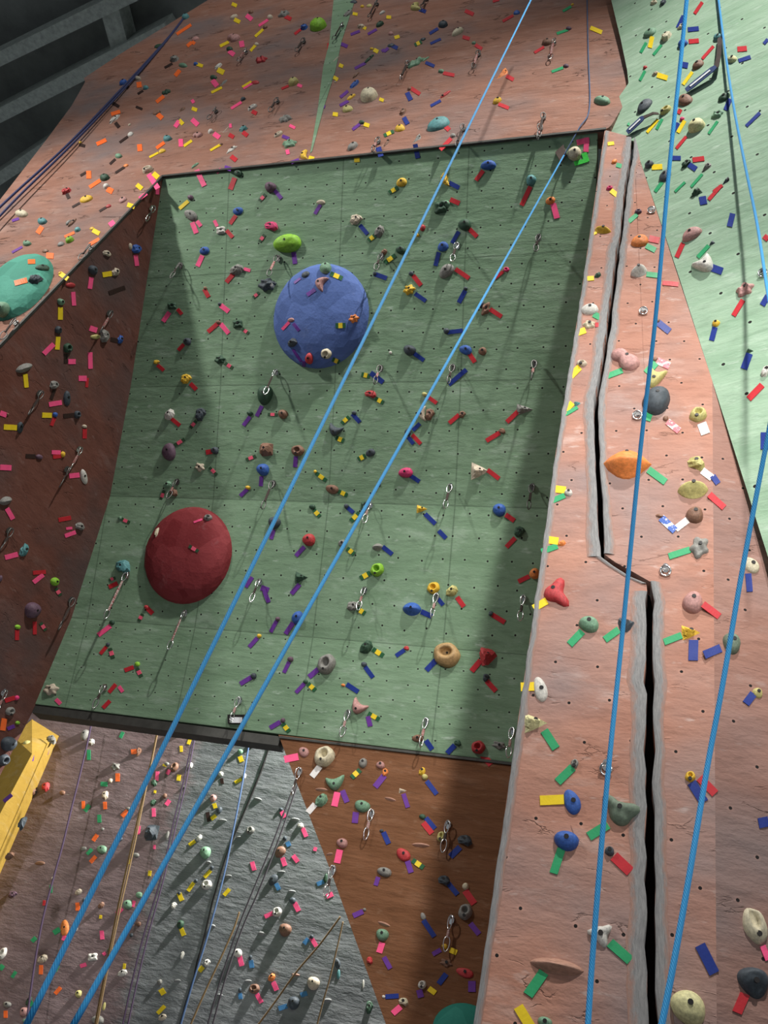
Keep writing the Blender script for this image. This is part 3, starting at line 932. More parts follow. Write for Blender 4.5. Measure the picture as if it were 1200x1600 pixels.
# ------------------------------------------------------------------ data: pixel places read from the photograph
HOLDS = """979.5 726.2 78 45.5 0 o R 3|large orange long rail hold with green tape below the big slate-grey hold
971.2 1265 60 52.5 0 j F 3|large sage fang-shaped hold with green tape right of the long blue hold
1075.8 1574.2 62.5 50 30 i b 3|large pale yellow rounded hold without tape right of the white three-ended hold
1176.2 1536.2 50 50 0 B W 4|large slate-grey flat-topped hold with red tape below the tall cupped hold
1180 1447.5 40 57.5 0 C E 4|large pale tan tall cupped hold with pink tape above the flat-topped dark hold
870 1510.5 86.2 25 10 T r 3|large brick-coloured moulded ledge left of the white three-ended hold
1025.5 626.2 42 48 0 B b 3|large slate-grey rounded hold with green tape left of the tan ring hold
869.5 925.5 39.5 46 0 r C 3|large red three-armed hold with yellow tape left of the kink in the crack
698.8 1023.8 42 40 0 q D 1|large golden tan doughnut hold with navy tape left of the red pointed hold
937 1463 39 36.5 0 w G 3|large white three-ended hold with green tape below the blue dome hold
977 562 47.5 29.5 38 P s 3|large dusty pink two-lobed hold with green tape above the big slate-grey hold
1082.5 765.5 48.5 28.5 -5 Y r 3|large olive-yellow ledge-like hold with red tape right of the orange rail hold
449 380.5 44 29.5 -10 l b 1|large lime green rounded hold with violet tape below the mauve round hold
885 1314.2 39.5 32 5 b b 3|large blue rounded hold with green tape below the long blue hold
1082.5 941.2 32 36 0 P b 3|large dusty pink rounded hold with red tape right of the kink in the crack
837 1130 36.5 31.5 0 i t 3|large pale yellow pointed hold with green tape above the long blue hold
1092.5 857 31 35.5 0 s m 3|large stone-grey knobbly hold with green tape above the mauve round hold
507.5 1182 32 33.5 0 C d 6|large pale tan ring-shaped hold with white tape above the mint curved hold
893.8 1253 41 25 68 b e 3|large blue oval hold with yellow tape above the blue dome hold
1142.5 1005.5 29 33.5 0 j b 4|large sage rounded hold with navy tape above the tall cupped hold
510.5 1037.5 28 33 0 s d 1|large stone-grey ring-shaped hold with violet tape right of the black plaque
1100 415 32.5 27.5 -35 w c 5|large white curved hold with green and navy tape below the dusty pink oval hold
1027 592 28 31 10 Y c 3|large olive-yellow curved hold without tape above the big slate-grey hold
763 1025 28 31 0 r t 1|large red pointed hold with red tape right of the golden doughnut hold
920 975.5 32 26 0 g b 3|large mint green rounded hold with green tape below the red three-armed hold
844.5 1077 40 20.5 75 w e 3|large white oval hold with yellow tape below the red three-armed hold
683.8 193.8 37.5 21 -25 t e 0|large teal oval hold with red tape right of the big cream hold
750 736.2 28 28 0 c t 1|large cream pointed hold with red tape above the blue hold by the shadow edge
413.8 617.5 24.5 31.5 0 G b 1|large dark green rounded hold with violet tape right of the yellow chunky hold
1085.5 804.5 27.5 27 0 n b 3|large brown rounded hold with white tape right of the orange rail hold
577 148.8 27.5 26 0 C b 0|large pale tan rounded hold with yellow tape right of the green wedge stripe
1163.8 453.8 27 26 0 P m 5|large dusty pink knobbly hold with red tape above the small yellow hold
979.2 977 28.5 24.5 0 B t 3|large slate-grey pointed hold with green tape below the kink in the crack
1079.5 988.8 29.5 23.5 0 y t 3|large yellow pointed hold with green and navy tape below the mauve round hold
1091.2 648 27 25.5 0 Y d 3|large olive-yellow ring-shaped hold with white tape right of the big slate-grey hold
417.5 445 28 24 0 B m 1|large slate-grey knobbly hold with green-and-pink tape below the lime egg hold
1087.5 724.5 28 24 0 Y f 3|large olive-yellow chunky hold with white tape below the tan ring hold
1173 882.5 32 21 45 C e 4|large pale tan oval hold with navy tape above the sage rounded hold
525 1223.8 30.5 22 -10 g c 6|large mint green curved hold with pink and violet tape below the cream ring hold
1080 365.8 35 19 -38 P e 5|large dusty pink oval hold with red tape above the white curved hold
51.2 953.8 26 25.5 0 v b 2|large mauve rounded hold with red tape below the round lime hold
497.5 38.8 26.5 24 0 l b 0|large lime green rounded hold without tape above the green wedge stripe
1087 196.2 29.5 21.5 -30 i b 5|large pale yellow rounded hold without tape below the upper navy strap
237.5 1301.2 25 25 0 B p 7|large slate-grey pyramid hold without tape above the mint round hold
643.8 951.8 29.5 21 5 b r 1|large blue ledge-like hold with navy tape below the lime ring hold
263.8 706.2 22 28 0 v e 1|large mauve oval hold with green-and-pink tape below the yellow chunky hold
13.8 1162.5 26 23.5 0 B b 2|large slate-grey rounded hold without tape below the large mauve hold
560 1105 26 22 35 P c 1|large dusty pink curved hold with green-and-yellow tape below the stone-grey ring hold
727.5 1425 22 26 0 s d 6|large stone-grey ring-shaped hold without tape below the olive ring hold
3.8 483.8 22.5 25 0 g b 0|large mint green rounded hold without tape on the green dome
998.8 376.8 28 20 -20 o e 3|large orange oval hold with green and red tape right of the long yellow hold
192 886.2 23 23 0 t f 1|teal chunky hold without tape left of the red dome
697.5 423.8 27.5 19 -45 s e 1|large stone-grey oval hold with red tape below the high blue oval hold
80 1077.5 24.5 21 0 c m 1|large cream knobbly hold with pink tape left of the black plaque
997.5 423.8 27 19 -20 w r 3|large white ledge-like hold with green tape below the long yellow hold
651.2 98.8 22 23 0 g m 0|mint green knobbly hold without tape right of the big cream hold
897.5 240 21.5 23.5 0 C b 1|pale tan rounded hold with green-pink tape right of the high blue oval hold
688.8 323.8 21 24 0 G m 1|dark green knobbly hold without tape left of the high blue oval hold
921.2 483 28 18 -5 w e 3|large white oval hold with green tape above the pink two-lobed hold
1006.2 166.2 30 16.5 -55 B e 5|large slate-grey oval hold with green tape above the lower navy strap
820 640 26 18 0 s t 1|large stone-grey pointed hold with red tape above the blue hold by the shadow edge
566.2 1260 24.5 19 0 g b 6|large mint green rounded hold with violet tape right of the mint curved hold
416.2 702.5 22 21 0 n p 1|brown pyramid hold without tape above the red round hold
589.5 890.5 21 22 0 l d 1|lime green ring-shaped hold with green-and-yellow tape right of the red round hold
572.5 1010.5 21 22 0 G f 1|dark green chunky hold with green-and-yellow tape right of the stone-grey ring hold
747.5 1167.5 22 21 0 r d 1|red ring-shaped hold with red tape below the red pointed hold
1070 156.2 23 19.5 -35 n e 5|brown oval hold with red tape left of the upper navy strap
502 1250 21 21 0 g f 6|mint green chunky hold with white tape below the mint curved hold
630 1335.5 24.5 18 45 r e 6|large red oval hold with green-and-yellow and violet tape right of the pale grey dome hold
726.2 1313.8 23.5 18.5 0 B f 6|slate-grey chunky hold with navy tape right of the olive ring hold
851.2 1598 23.5 18.5 0 g b 3|mint green rounded hold without tape below the white three-ended hold
726.2 1520 28.5 15 20 r e 6|large red oval hold with violet tape above the teal dome
501.2 442 24 17.5 115 P c 1|dusty pink curved hold with violet tape on the blue dome
489.5 1536.8 20 21 0 c b 8|cream rounded hold without tape above the dark grey hold near the bottom
523.8 672.5 23 18 20 B c 1|slate-grey curved hold with green-and-yellow tape left of the bright pink hold
780 797 20.5 20 0 b b 1|blue rounded hold with red tape right of the bright pink hold
445.5 1453.5 20 20.5 0 n b 8|brown rounded hold without tape above the cream round hold
465 965.5 18.5 22 0 b b 1|blue rounded hold with violet tape above the stone-grey ring hold
941.2 157 26 15.5 0 g b 0|large mint green rounded hold without tape right of the orange hold by the rope
370 421.2 23 17.5 0 s f 1|stone-grey chunky hold with pink and red tape left of the lime egg hold
482.5 843.5 20.5 19.5 0 r b 1|red rounded hold with violet tape left of the lime ring hold
471.2 902.5 20.5 19.5 0 G t 1|dark green pointed hold with violet tape below the red round hold
597.5 1461.2 20 19.5 0 g b 6|mint green rounded hold with pink tape below the pale grey dome hold
726.2 351.2 20.5 19 0 G b 1|dark green rounded hold with navy and red tape above the stone-grey oval hold
410.5 733.8 20.5 19 0 b b 1|blue rounded hold with violet tape above the red round hold
458.8 1567.5 18.5 21 0 B b 8|slate-grey rounded hold with light blue tape left of the cream round hold
313.8 647.5 18 21.5 0 B f 1|slate-grey chunky hold with green-and-pink tape below the yellow chunky hold
677.5 918.8 19.5 19.5 0 y d 1|yellow ring-shaped hold with navy tape right of the lime ring hold
6.2 1187.5 19.5 19.5 0 B d 2|slate-grey ring-shaped hold without tape below the large mauve hold
763 258 24.5 15.5 -5 b b 1|large blue rounded hold with red tape left of the hold by the anchor plate
1087.5 301.2 21 18 0 G t 5|dark green pointed hold with green and navy tape above the dusty pink oval hold
428.8 817 20 18.5 0 B b 1|slate-grey rounded hold with violet tape left of the red round hold
37.5 575 28 13 -20 s r 2|large stone-grey ledge-like hold with yellow tape left of the grey oval hold
633.8 738.8 22.5 16 -8 p b 1|bright pink rounded hold with navy tape left of the blue hold by the shadow edge
1038.8 275 21 17 -20 B e 5|slate-grey oval hold with green tape below the lower navy strap
465.5 703.8 21 17 0 n d 1|brown ring-shaped hold with violet tape above the red round hold
35 1287.5 15.5 23 0 B f 9|slate-grey chunky hold without tape below the ridge of the yellow pillar
706.2 923 19.5 18 0 Y f 1|olive-yellow chunky hold with red tape above the golden doughnut hold
56.2 436.2 25 14 0 B f 0|large slate-grey chunky hold with orange tape on the green dome
320.5 1332.5 17.5 20 0 g b 8|mint green rounded hold without tape above the white ring hold
298 336.2 22.5 15.5 30 s e 1|stone-grey oval hold with pink tape left of the mauve round hold
557 343 21 16.5 0 c f 1|cream chunky hold with navy tape right of the lime egg hold
600.5 1362.5 23 15 0 s b 6|stone-grey rounded hold with violet tape above the mint round hold
101.2 1450 25.5 13.5 85 o e 7|large orange oval hold with green and pink tape above the white knobbly hold
639.5 453 18.5 18.5 0 y m 1|yellow knobbly hold with navy tape left of the stone-grey oval hold
508.8 418.8 19 18 0 g b 1|mint green rounded hold with green-and-yellow tape right of the lime egg hold
452.5 225 22 15.5 0 g m 0|mint green knobbly hold with pink and violet tape below the green wedge stripe
1197.5 580 18 18.5 0 w f 5|white chunky hold without tape right of the small yellow hold
693.8 1376.2 19.5 17 0 B f 6|slate-grey chunky hold with navy tape above the dark ring hold
640 547.5 20 16.5 0 B b 1|slate-grey rounded hold with navy tape below the stone-grey oval hold
163.8 524.5 15.5 21 0 s f 2|stone-grey chunky hold without tape above the grey oval hold
423.8 353.8 21 15.5 0 p f 1|bright pink chunky hold with green-and-pink tape above the lime egg hold
37.5 858.8 15.5 21 0 t f 2|teal chunky hold with pink tape above the round lime hold
942 359.2 26 12.5 8 y r 3|large yellow ledge-like hold with yellow tape above the pink two-lobed hold
1041.2 57.5 18 18 0 C f 5|pale tan chunky hold without tape above the upper navy strap
592.5 361.2 16.5 19.5 0 s f 1|stone-grey chunky hold with green-and-yellow tape left of the stone-grey oval hold
552.5 946.8 22 14.5 0 s f 1|stone-grey chunky hold with green-and-yellow tape below the lime ring hold
785 114.5 17.5 18 0 o t 0|orange pointed hold with red tape right of the teal oval hold
422.5 293 18.5 17 0 v b 1|mauve rounded hold with green-and-pink and violet tape above the lime egg hold
812.5 830.8 18.5 17 0 G f 1|dark green chunky hold with red tape below the blue hold by the shadow edge
365.5 59.5 21.2 14.5 15 P s 0|dusty pink two-lobed hold with pink and yellow tape left of the big lime hold
1015 51.2 22 14 -15 g e 5|mint green oval hold with green and yellow tape left of the upper navy strap
446.2 186.2 20.5 15 0 s m 0|stone-grey knobbly hold with pink tape below the green wedge stripe
727.5 546.8 20.5 15 15 b e 1|blue oval hold with red tape below the stone-grey oval hold
437.5 1331.2 20 15 -50 n e 8|brown oval hold with pink tape right of the grey ring hold
152.5 1593.8 20 15 0 s b 7|stone-grey rounded hold without tape below the white knobbly hold
758.8 482.5 13 23 0 n m 1|brown knobbly hold with red tape right of the stone-grey oval hold
780 1165 23 13 0 s m 1|stone-grey knobbly hold without tape below the red pointed hold
518.8 764.5 20.5 14.5 20 n e 1|brown oval hold with green-and-yellow tape above the red round hold
1040 172.5 16.5 18 0 Y d 5|olive-yellow ring-shaped hold with green tape right of the lower navy strap
265 647.5 16.5 18 0 w f 1|white chunky hold with red tape below the yellow chunky hold
672 647.5 15.5 19 0 n f 1|brown chunky hold without tape above the bright pink hold
1078.8 1213.5 16.5 17.5 0 y d 3|yellow ring-shaped hold with navy and red tape right of the fang-shaped hold
715.5 50 16 18 0 C b 0|pale tan rounded hold with red tape left of the orange hold by the rope
131.2 745 12 23.5 -30 w e 2|white oval hold with pink tape below the grey oval hold
1121.2 178.8 18 15.5 0 g m 5|mint green knobbly hold with green tape right of the large pale yellow hold
830 282 15.5 18 0 t b 1|teal rounded hold with red tape right of the high blue oval hold
291.2 592 18 15.5 0 y f 1|yellow chunky hold with red tape left of the blue dome
104.5 622.5 11.5 24 0 B e 2|slate-grey oval hold with pink tape right of the grey ledge hold
660 646.2 24 11.5 90 c c 1|cream curved hold without tape above the bright pink hold
1090 101.2 21 13 -35 n e 5|brown oval hold with navy and red tape above the upper navy strap
3.8 1490 13 21 0 w d 7|white ring-shaped hold without tape left of the orange oval hold
697.5 1505 21 13 0 n m 6|brown knobbly hold without tape below the dark ring hold
510 552.5 17 16 0 C d 1|pale tan ring-shaped hold with green-and-yellow tape on the blue dome
397.5 1545 17 16 0 n d 8|brown ring-shaped hold with pink tape left of the dark grey hold near the bottom
692 385.5 17.5 15.5 -25 b e 1|blue oval hold with navy tape above the stone-grey oval hold
835 896.2 15.5 17.5 0 o b 1|orange rounded hold with red tape below the blue hold by the shadow edge
534.5 1317.5 17.5 15.5 0 P b 6|dusty pink rounded hold with pink tape below the mint oval hold
694.5 278.8 21.5 12.5 80 y c 1|yellow curved hold without tape left of the high blue oval hold
1131.2 152 21.5 12.5 -20 G e 5|dark green oval hold with navy tape right of the upper navy strap
8.8 782.5 20.5 13 -15 s r 2|stone-grey ledge-like hold with pink tape left of the white oval hold
323 1382.5 16.5 16 0 w d 8|white ring-shaped hold without tape below the mint round hold
343.8 562 17 15.5 0 G m 1|dark green knobbly hold with green-and-pink tape right of the yellow chunky hold
1183.8 1082.5 17 15.5 20 Y e 4|olive-yellow oval hold with navy tape below the sage rounded hold
920 507.5 19.5 13.5 0 C m 3|pale tan knobbly hold with red and yellow tape left of the pink two-lobed hold
33.8 333.8 21 12.5 0 C b 0|pale tan rounded hold with violet tape left of the yellow oval hold
458.8 128 16 16 0 Y b 0|olive-yellow rounded hold with pink and red tape left of the green wedge stripe
474.5 1175 17 15 40 P e 6|dusty pink oval hold with pink tape left of the cream ring hold
577.5 1573.8 12 21 0 G f 8|dark green chunky hold without tape right of the cream round hold
427 1375 20 12.5 -60 B e 8|slate-grey oval hold with light blue tape above the brown round hold
648.8 11.2 15.5 16 70 Y c 0|olive-yellow curved hold with navy tape right of the big lime hold
553 498 16 15.5 0 o m 1|orange knobbly hold without tape on the blue dome
230.8 265 16.5 15 0 c d 0|cream ring-shaped hold with pink and yellow tape left of the corner of the overhang
408.8 93.8 18 13.8 0 r m 0|red knobbly hold without tape right of the dusty pink two-lobed hold
551.2 228.8 15 16.5 0 s b 0|stone-grey rounded hold without tape below the big cream hold
371.2 506.2 16.5 15 0 G m 1|dark green knobbly hold with green-and-pink tape above the yellow chunky hold
66.2 1498 17 14.5 0 c f 7|cream chunky hold with orange tape below the orange oval hold
135 310.8 21 11.5 -8 y e 0|yellow oval hold with black tape left of the corner of the overhang
443.8 22 17.5 13.8 0 s m 0|stone-grey knobbly hold with red tape left of the big lime hold
1067 68.8 15.5 15.5 0 b b 5|blue rounded hold with red tape above the upper navy strap
106.2 543.8 15.5 15.5 0 G d 2|dark green ring-shaped hold with black tape right of the grey ledge hold
80 1156.2 15.5 15.5 0 s f 9|stone-grey chunky hold with violet tape right of the ridge of the yellow pillar
278.8 1143.8 15.5 15.5 0 n b 7|brown rounded hold with pink tape above the slate pyramid hold
952.5 1330 15.5 15.5 0 B b 3|slate-grey rounded hold with red tape below the fang-shaped hold
145 1495.5 16 15 0 w m 7|white knobbly hold without tape below the orange oval hold
627.5 285 17 14 -15 y e 1|yellow oval hold with green-and-yellow tape left of the high blue oval hold
483.2 560 13 18 0 r b 1|red rounded hold with violet tape on the blue dome
570 790 13 18 0 G m 1|dark green knobbly hold with green-and-yellow tape left of the bright pink hold
132.5 1148.8 13 18 0 s b 7|stone-grey rounded hold without tape right of the yellow pillar
1103.8 261.2 15.5 15 0 s t 5|stone-grey pointed hold without tape below the large pale yellow hold
145 422 16 14.5 0 B b 2|slate-grey rounded hold with pink tape left of the blue hold with pink tape
442 647.5 16 14.5 0 n b 1|brown rounded hold with green-and-pink tape right of the yellow chunky hold
433 1425 14.5 16 0 w d 8|white ring-shaped hold with pink tape above the brown round hold
578.8 616.2 18.5 12.5 0 r f 1|red chunky hold with green-and-yellow tape above the bright pink hold
312.5 730.5 16.5 14 0 c m 1|cream knobbly hold without tape above the red dome
66.2 418 22.5 10 0 G e 0|dark green oval hold with orange tape on the green dome
199.5 1413.5 15 15 0 g b 7|mint green rounded hold with pink tape above the white knobbly hold
457 535 15.5 14.5 0 B f 1|slate-grey chunky hold with violet tape on the blue dome
213.8 388.8 16 14 0 b f 2|blue chunky hold with pink tape below the top corner of the side wall
659.5 795.5 17 13 0 y t 1|yellow pointed hold with navy tape below the bright pink hold
689.5 1307.5 13 17 0 Y d 6|olive-yellow ring-shaped hold without tape right of the pale grey dome hold
1072.5 256.2 15.5 14 0 G f 5|dark green chunky hold with navy and red tape below the large pale yellow hold
345 360 15.5 14 0 w m 1|white knobbly hold with pink and red tape left of the mauve round hold
16.2 1111.2 15.5 14 0 s d 2|stone-grey ring-shaped hold without tape below the large mauve hold
626.2 390.5 16 13.5 0 G b 1|dark green rounded hold with green-and-yellow tape left of the stone-grey oval hold
158.8 1327.5 16 13.5 0 g b 7|mint green rounded hold with orange tape left of the slate pyramid hold
652.5 1153.8 18 12 0 n e 1|brown oval hold with navy tape below the golden doughnut hold
178.8 186.2 14.5 14.5 0 w f 0|white chunky hold with black and orange tape above the corner of the overhang
567 1192.5 13 16 0 s b 6|stone-grey rounded hold with green-and-yellow tape right of the mint curved hold
542.5 170 16.5 12.5 -30 Y e 0|olive-yellow oval hold without tape left of the big cream hold
371.2 1489.2 14.5 14 0 w b 8|white rounded hold with pink tape left of the brown round hold
630.5 1565.5 15 13.5 0 C f 6|pale tan chunky hold with pink tape left of the teal dome
362.5 234.5 13 15.5 0 w m 0|white knobbly hold with red tape right of the corner of the overhang
576.2 92.5 13 15.5 0 G f 0|dark green chunky hold with violet tape above the big cream hold
651.2 216.2 13 15.5 0 s t 0|stone-grey pointed hold with navy tape left of the teal oval hold
1122.5 58.8 15.5 13 0 t b 5|teal rounded hold without tape above the upper navy strap
85 601.2 15.5 13 0 s f 2|stone-grey chunky hold with black tape above the grey oval hold
125 822.5 15.5 13 0 s f 2|stone-grey chunky hold with pink tape below the white oval hold
15 1337.5 15.5 13 0 n f 9|brown chunky hold without tape below the ridge of the yellow pillar
272.5 1198.8 13 15.5 0 n d 7|brown ring-shaped hold with pink tape above the slate pyramid hold
71.2 1230 13 15.5 0 r f 7|red chunky hold without tape below the yellow pillar
37.5 1581.2 13 15.5 0 P b 7|dusty pink rounded hold without tape left of the white knobbly hold
371.8 330 16 12.5 0 b e 1|blue oval hold with red tape left of the mauve round hold
657.5 1320.5 28.5 7 5 T r 6|large brick-coloured moulded ledge left of the olive ring hold
553.8 131.2 14 14 0 b f 0|blue chunky hold without tape left of the big cream hold
1014.5 257.5 14 14 0 B b 5|slate-grey rounded hold with yellow tape below the lower navy strap
85.5 908.8 14.5 13.5 0 l b 2|lime green rounded hold with green-and-pink tape above the large mauve hold
180 1198.8 14.5 13.5 0 s m 7|stone-grey knobbly hold with orange tape above the slate pyramid hold
909.5 567.5 17 11.5 0 c d 3|cream ring-shaped hold with yellow tape left of the pink two-lobed hold
590 855 17 11.5 -5 s r 1|stone-grey ledge-like hold with navy tape above the lime ring hold
543.8 21.2 15 13 0 s f 0|stone-grey chunky hold with yellow tape right of the big lime hold
692.5 38 15 13 0 B b 0|slate-grey rounded hold with navy tape left of the orange hold by the rope
163.8 277.5 15.5 12.5 0 G b 0|dark green rounded hold with orange tape above the yellow oval hold
855 66.2 15.5 12.5 0 n b 0|brown rounded hold with red tape right of the orange hold by the rope
1143.8 92.5 15.5 12.5 0 i b 5|pale yellow rounded hold with navy tape right of the upper navy strap
268.8 478.2 15.5 12.5 0 G m 1|dark green knobbly hold with pink and red tape above the yellow chunky hold
319.5 391.8 15.5 12.5 -10 b e 1|blue oval hold with pink tape left of the lime egg hold
860 313.8 15.5 12.5 -10 o e 1|orange oval hold with pink tape below the hold by the anchor plate
624.5 200 16 12 -15 y e 0|yellow oval hold with green-and-yellow tape left of the teal oval hold
191.2 1520 16 12 0 w f 7|white chunky hold with yellow tape right of the white knobbly hold
31.2 668 10.5 18 0 B e 2|slate-grey oval hold with yellow tape left of the grey oval hold
660 1538.8 13.5 14 0 w d 6|white ring-shaped hold with violet and yellow tape left of the teal dome
578.8 707.5 15.5 12 -20 B e 1|slate-grey oval hold with green-and-yellow tape left of the bright pink hold
898 1193 12 15 0 s d 3|stone-grey ring-shaped hold with green tape above the long blue hold
475 241.2 15.5 11.5 90 y c 0|yellow curved hold with violet and yellow tape left of the big cream hold
696.2 147.5 11.5 15.5 0 r d 0|red ring-shaped hold with navy tape above the teal oval hold
103.8 298.8 15.5 11.5 0 r f 0|red chunky hold with black tape left of the yellow oval hold
66.2 345.8 15.5 11.5 0 t b 0|teal rounded hold with orange tape left of the yellow oval hold
180.5 424.5 13.5 13 0 c f 2|cream chunky hold with yellow tape below the blue hold with pink tape
113 348 12.5 14 0 n f 0|brown chunky hold without tape below the yellow oval hold
271.2 770 13 13 0 n f 1|brown chunky hold without tape above the red dome
753.8 548.8 13 13 0 n e 1|brown oval hold without tape below the stone-grey oval hold
391.2 1297.5 13 13 0 s d 8|stone-grey ring-shaped hold without tape right of the mint round hold
272.5 92 15 11.2 0 s f 0|stone-grey chunky hold with black tape left of the dusty pink two-lobed hold
394.5 168 12.5 13.5 0 w d 0|white ring-shaped hold with red tape below the dusty pink two-lobed hold
777 157.5 12.5 13.5 0 y b 0|yellow rounded hold with red tape below the orange hold by the rope
1133.8 282.5 12 14 0 B t 5|slate-grey pointed hold with red tape below the large pale yellow hold
45 1563.8 10.5 15.5 0 G f 7|dark green chunky hold with green tape left of the white knobbly hold
20 1397.5 15.5 10.5 0 v f 7|mauve chunky hold without tape left of the orange oval hold
1065.5 41.2 13 12.5 0 C m 5|pale tan knobbly hold with navy tape above the upper navy strap
109 375 13 12.5 0 l b 0|lime green rounded hold without tape below the yellow oval hold
594.5 1195.5 13.5 12 0 P b 6|dusty pink rounded hold without tape above the mint oval hold
527 1505 17 9.5 70 B e 8|slate-grey oval hold without tape right of the cream round hold
282 1445 11 14.5 0 G b 8|dark green rounded hold with yellow tape below the white ring hold
535 849.2 13 12 0 s b 1|stone-grey rounded hold with green-and-yellow tape right of the red round hold
173.8 1486.2 13 12 0 G b 7|dark green rounded hold with pink tape right of the white knobbly hold
424.5 1527 12 13 0 o f 8|orange chunky hold with pink tape above the dark grey hold near the bottom
260 144.5 13.8 11.2 0 G m 0|dark green knobbly hold with orange tape right of the white chunky hold
164.2 1243 10.5 14.5 0 c f 7|cream chunky hold with orange tape left of the slate pyramid hold
423.8 446.2 12 12.5 0 w f 1|white chunky hold without tape below the lime egg hold
435 209.5 11.5 13 0 c d 0|cream ring-shaped hold without tape below the green wedge stripe
292.5 533.8 13 11.5 0 B b 1|slate-grey rounded hold with red tape above the yellow chunky hold
262 757 13 11.5 0 g f 1|mint green chunky hold with green-and-pink tape above the red dome
335.5 703.8 13 11.5 0 B b 1|slate-grey rounded hold with red tape below the yellow chunky hold
888.2 770 13 11.5 0 w b 3|white rounded hold with green and yellow tape left of the orange rail hold
253.8 1589.2 13.5 11 0 c f 8|cream chunky hold with yellow tape left of the dark grey hold near the bottom
217 1175 9.5 15.5 0 n t 7|brown pointed hold with orange tape above the slate pyramid hold
167 396.2 14 10.5 0 c f 2|cream chunky hold without tape left of the blue hold with pink tape
262 216.5 13.8 10.5 0 t b 0|teal rounded hold with orange tape above the corner of the overhang
91.2 515.5 12 12 0 B b 2|slate-grey rounded hold with yellow tape above the grey ledge hold
629.5 175 11.5 12.5 0 n f 0|brown chunky hold with navy tape left of the teal oval hold
121.2 648 11.5 12.5 0 B d 2|slate-grey ring-shaped hold with black tape below the grey oval hold
760 1058.8 11.5 12.5 0 B f 1|slate-grey chunky hold with red tape below the red pointed hold
372 271.2 13 11 0 G b 1|dark green rounded hold with red and violet tape left of the mauve round hold
659.5 1205 11 13 0 y f 6|yellow chunky hold without tape above the olive ring hold
548.8 152 10.5 13.5 0 y b 0|yellow rounded hold with violet tape left of the big cream hold
325 808.8 13.5 10.5 0 s d 1|stone-grey ring-shaped hold with pink tape on the red dome
188 530 10 14 0 b f 2|blue chunky hold with black tape above the grey oval hold
593.8 38 11.5 12 0 G b 0|dark green rounded hold with violet tape right of the big lime hold
1118.8 505.5 12 11.5 0 y b 5|yellow rounded hold with navy tape below the dusty pink knobbly hold
605 222.5 10 13.8 0 n f 0|brown chunky hold without tape below the big cream hold
192 312.5 13 10.5 0 P e 0|dusty pink oval hold with yellow tape right of the yellow oval hold
51.2 1237.5 10.5 13 0 n b 9|brown rounded hold without tape below the ridge of the yellow pillar
11.2 1570 13 10.5 0 s b 7|stone-grey rounded hold with orange tape below the orange oval hold
290 26.2 12 11.2 0 t b 0|teal rounded hold without tape left of the dusty pink two-lobed hold
308.8 211.2 15 9 0 P s 0|dusty pink two-lobed hold with yellow tape right of the corner of the overhang
42.5 380.5 14 9.5 0 g b 0|mint green rounded hold with violet tape above the green dome
192.5 128.8 11.5 11.5 0 b b 0|blue rounded hold with black tape above the white chunky hold
475 42.5 12.5 10.5 0 b f 0|blue chunky hold with red tape left of the big lime hold
95 472 12.5 10.5 0 g b 2|mint green rounded hold with yellow tape above the grey ledge hold
637.5 675 10.5 12.5 0 B b 1|slate-grey rounded hold with navy and red tape above the bright pink hold
122.5 1553 10.5 12.5 0 Y b 7|olive-yellow rounded hold without tape below the white knobbly hold
380 200.8 13 10 0 t f 0|teal chunky hold with red tape below the dusty pink two-lobed hold
602 1207 10 13 0 o f 6|orange chunky hold with violet tape above the mint oval hold
697.5 283.8 15 8.5 80 y c 1|yellow curved hold with navy tape left of the high blue oval hold
697.5 318.8 11.5 11 0 g b 1|mint green rounded hold with red tape left of the high blue oval hold
722.5 647.5 11.5 11 0 n f 1|brown chunky hold with red tape above the bright pink hold
142 1159.5 12 10.5 0 w f 7|white chunky hold without tape right of the yellow pillar
333 1247.5 10.5 12 0 P b 8|dusty pink rounded hold without tape left of the grey ring hold
323.8 1504.5 10.5 12 0 w f 8|white chunky hold with yellow tape below the white ring hold
600 1443.8 21 6 20 T r 6
110 445.5 15.5 8 0 r e 2
477.5 428.8 13 9.5 -10 B e 1
1171.2 548.8 13 9.5 0 G t 5
878 848.5 13 9.5 0 o f 3
42.5 1161.2 13 9.5 0 Y b 9
577.5 1501.2 9.5 13 0 r f 6
341.2 103 11.5 10.5 0 w f 0
348.8 129.5 10.5 11.5 0 s t 0
715 1161.2 11.5 10.5 0 G f 1
122.5 1393.5 12 10 0 c f 7
148.8 526.2 15.5 7.5 0 Y e 2
245 832 7.5 15.5 0 C f 1
158 1414.2 10.5 11 0 n f 7
727.5 1385 10.5 11 0 C b 6
240.5 1223.8 10 11.5 0 G f 7
502.5 1233.8 20.5 5.5 5 T r 6
248.8 72 15 7.5 0 G e 0
501.2 316.2 14 8 0 c e 1
283.8 171.2 10.5 10.5 0 n t 0
365.5 26.2 10.5 10.5 0 c d 0
1036.2 4.5 10.5 10.5 0 B f 5
600 393.8 10.5 10.5 0 n f 1
239.5 1254.2 10.5 10.5 0 G f 7
457 1407.5 10.5 10.5 0 B b 8
342.5 1266.2 9 12 0 B b 8
245 175.5 12.5 8.5 0 n e 0
217 1398.5 10.5 10 0 g b 7
933.8 429.5 11 9.5 0 G f 3
272 1415 9.5 11 0 w f 8
563.8 41.2 13 8 0 c f 0
410 1458.8 13 8 10 s r 8
661.2 1432 13 8 70 s e 6
305 258.8 9 11.5 0 g d 0
525 92.5 9 11.5 0 c f 0
286.2 102 13.8 7.5 0 g b 0
610 1248.8 18.5 5.5 15 T r 6
62.5 1348.8 15.5 6.5 0 n e 7
508.8 1372.5 6.5 15.5 0 G e 8
400.5 1158 10 10 0 y b 8
166.2 291.2 10.5 9.5 0 w b 0
556.2 117.5 9.5 10.5 0 n f 0
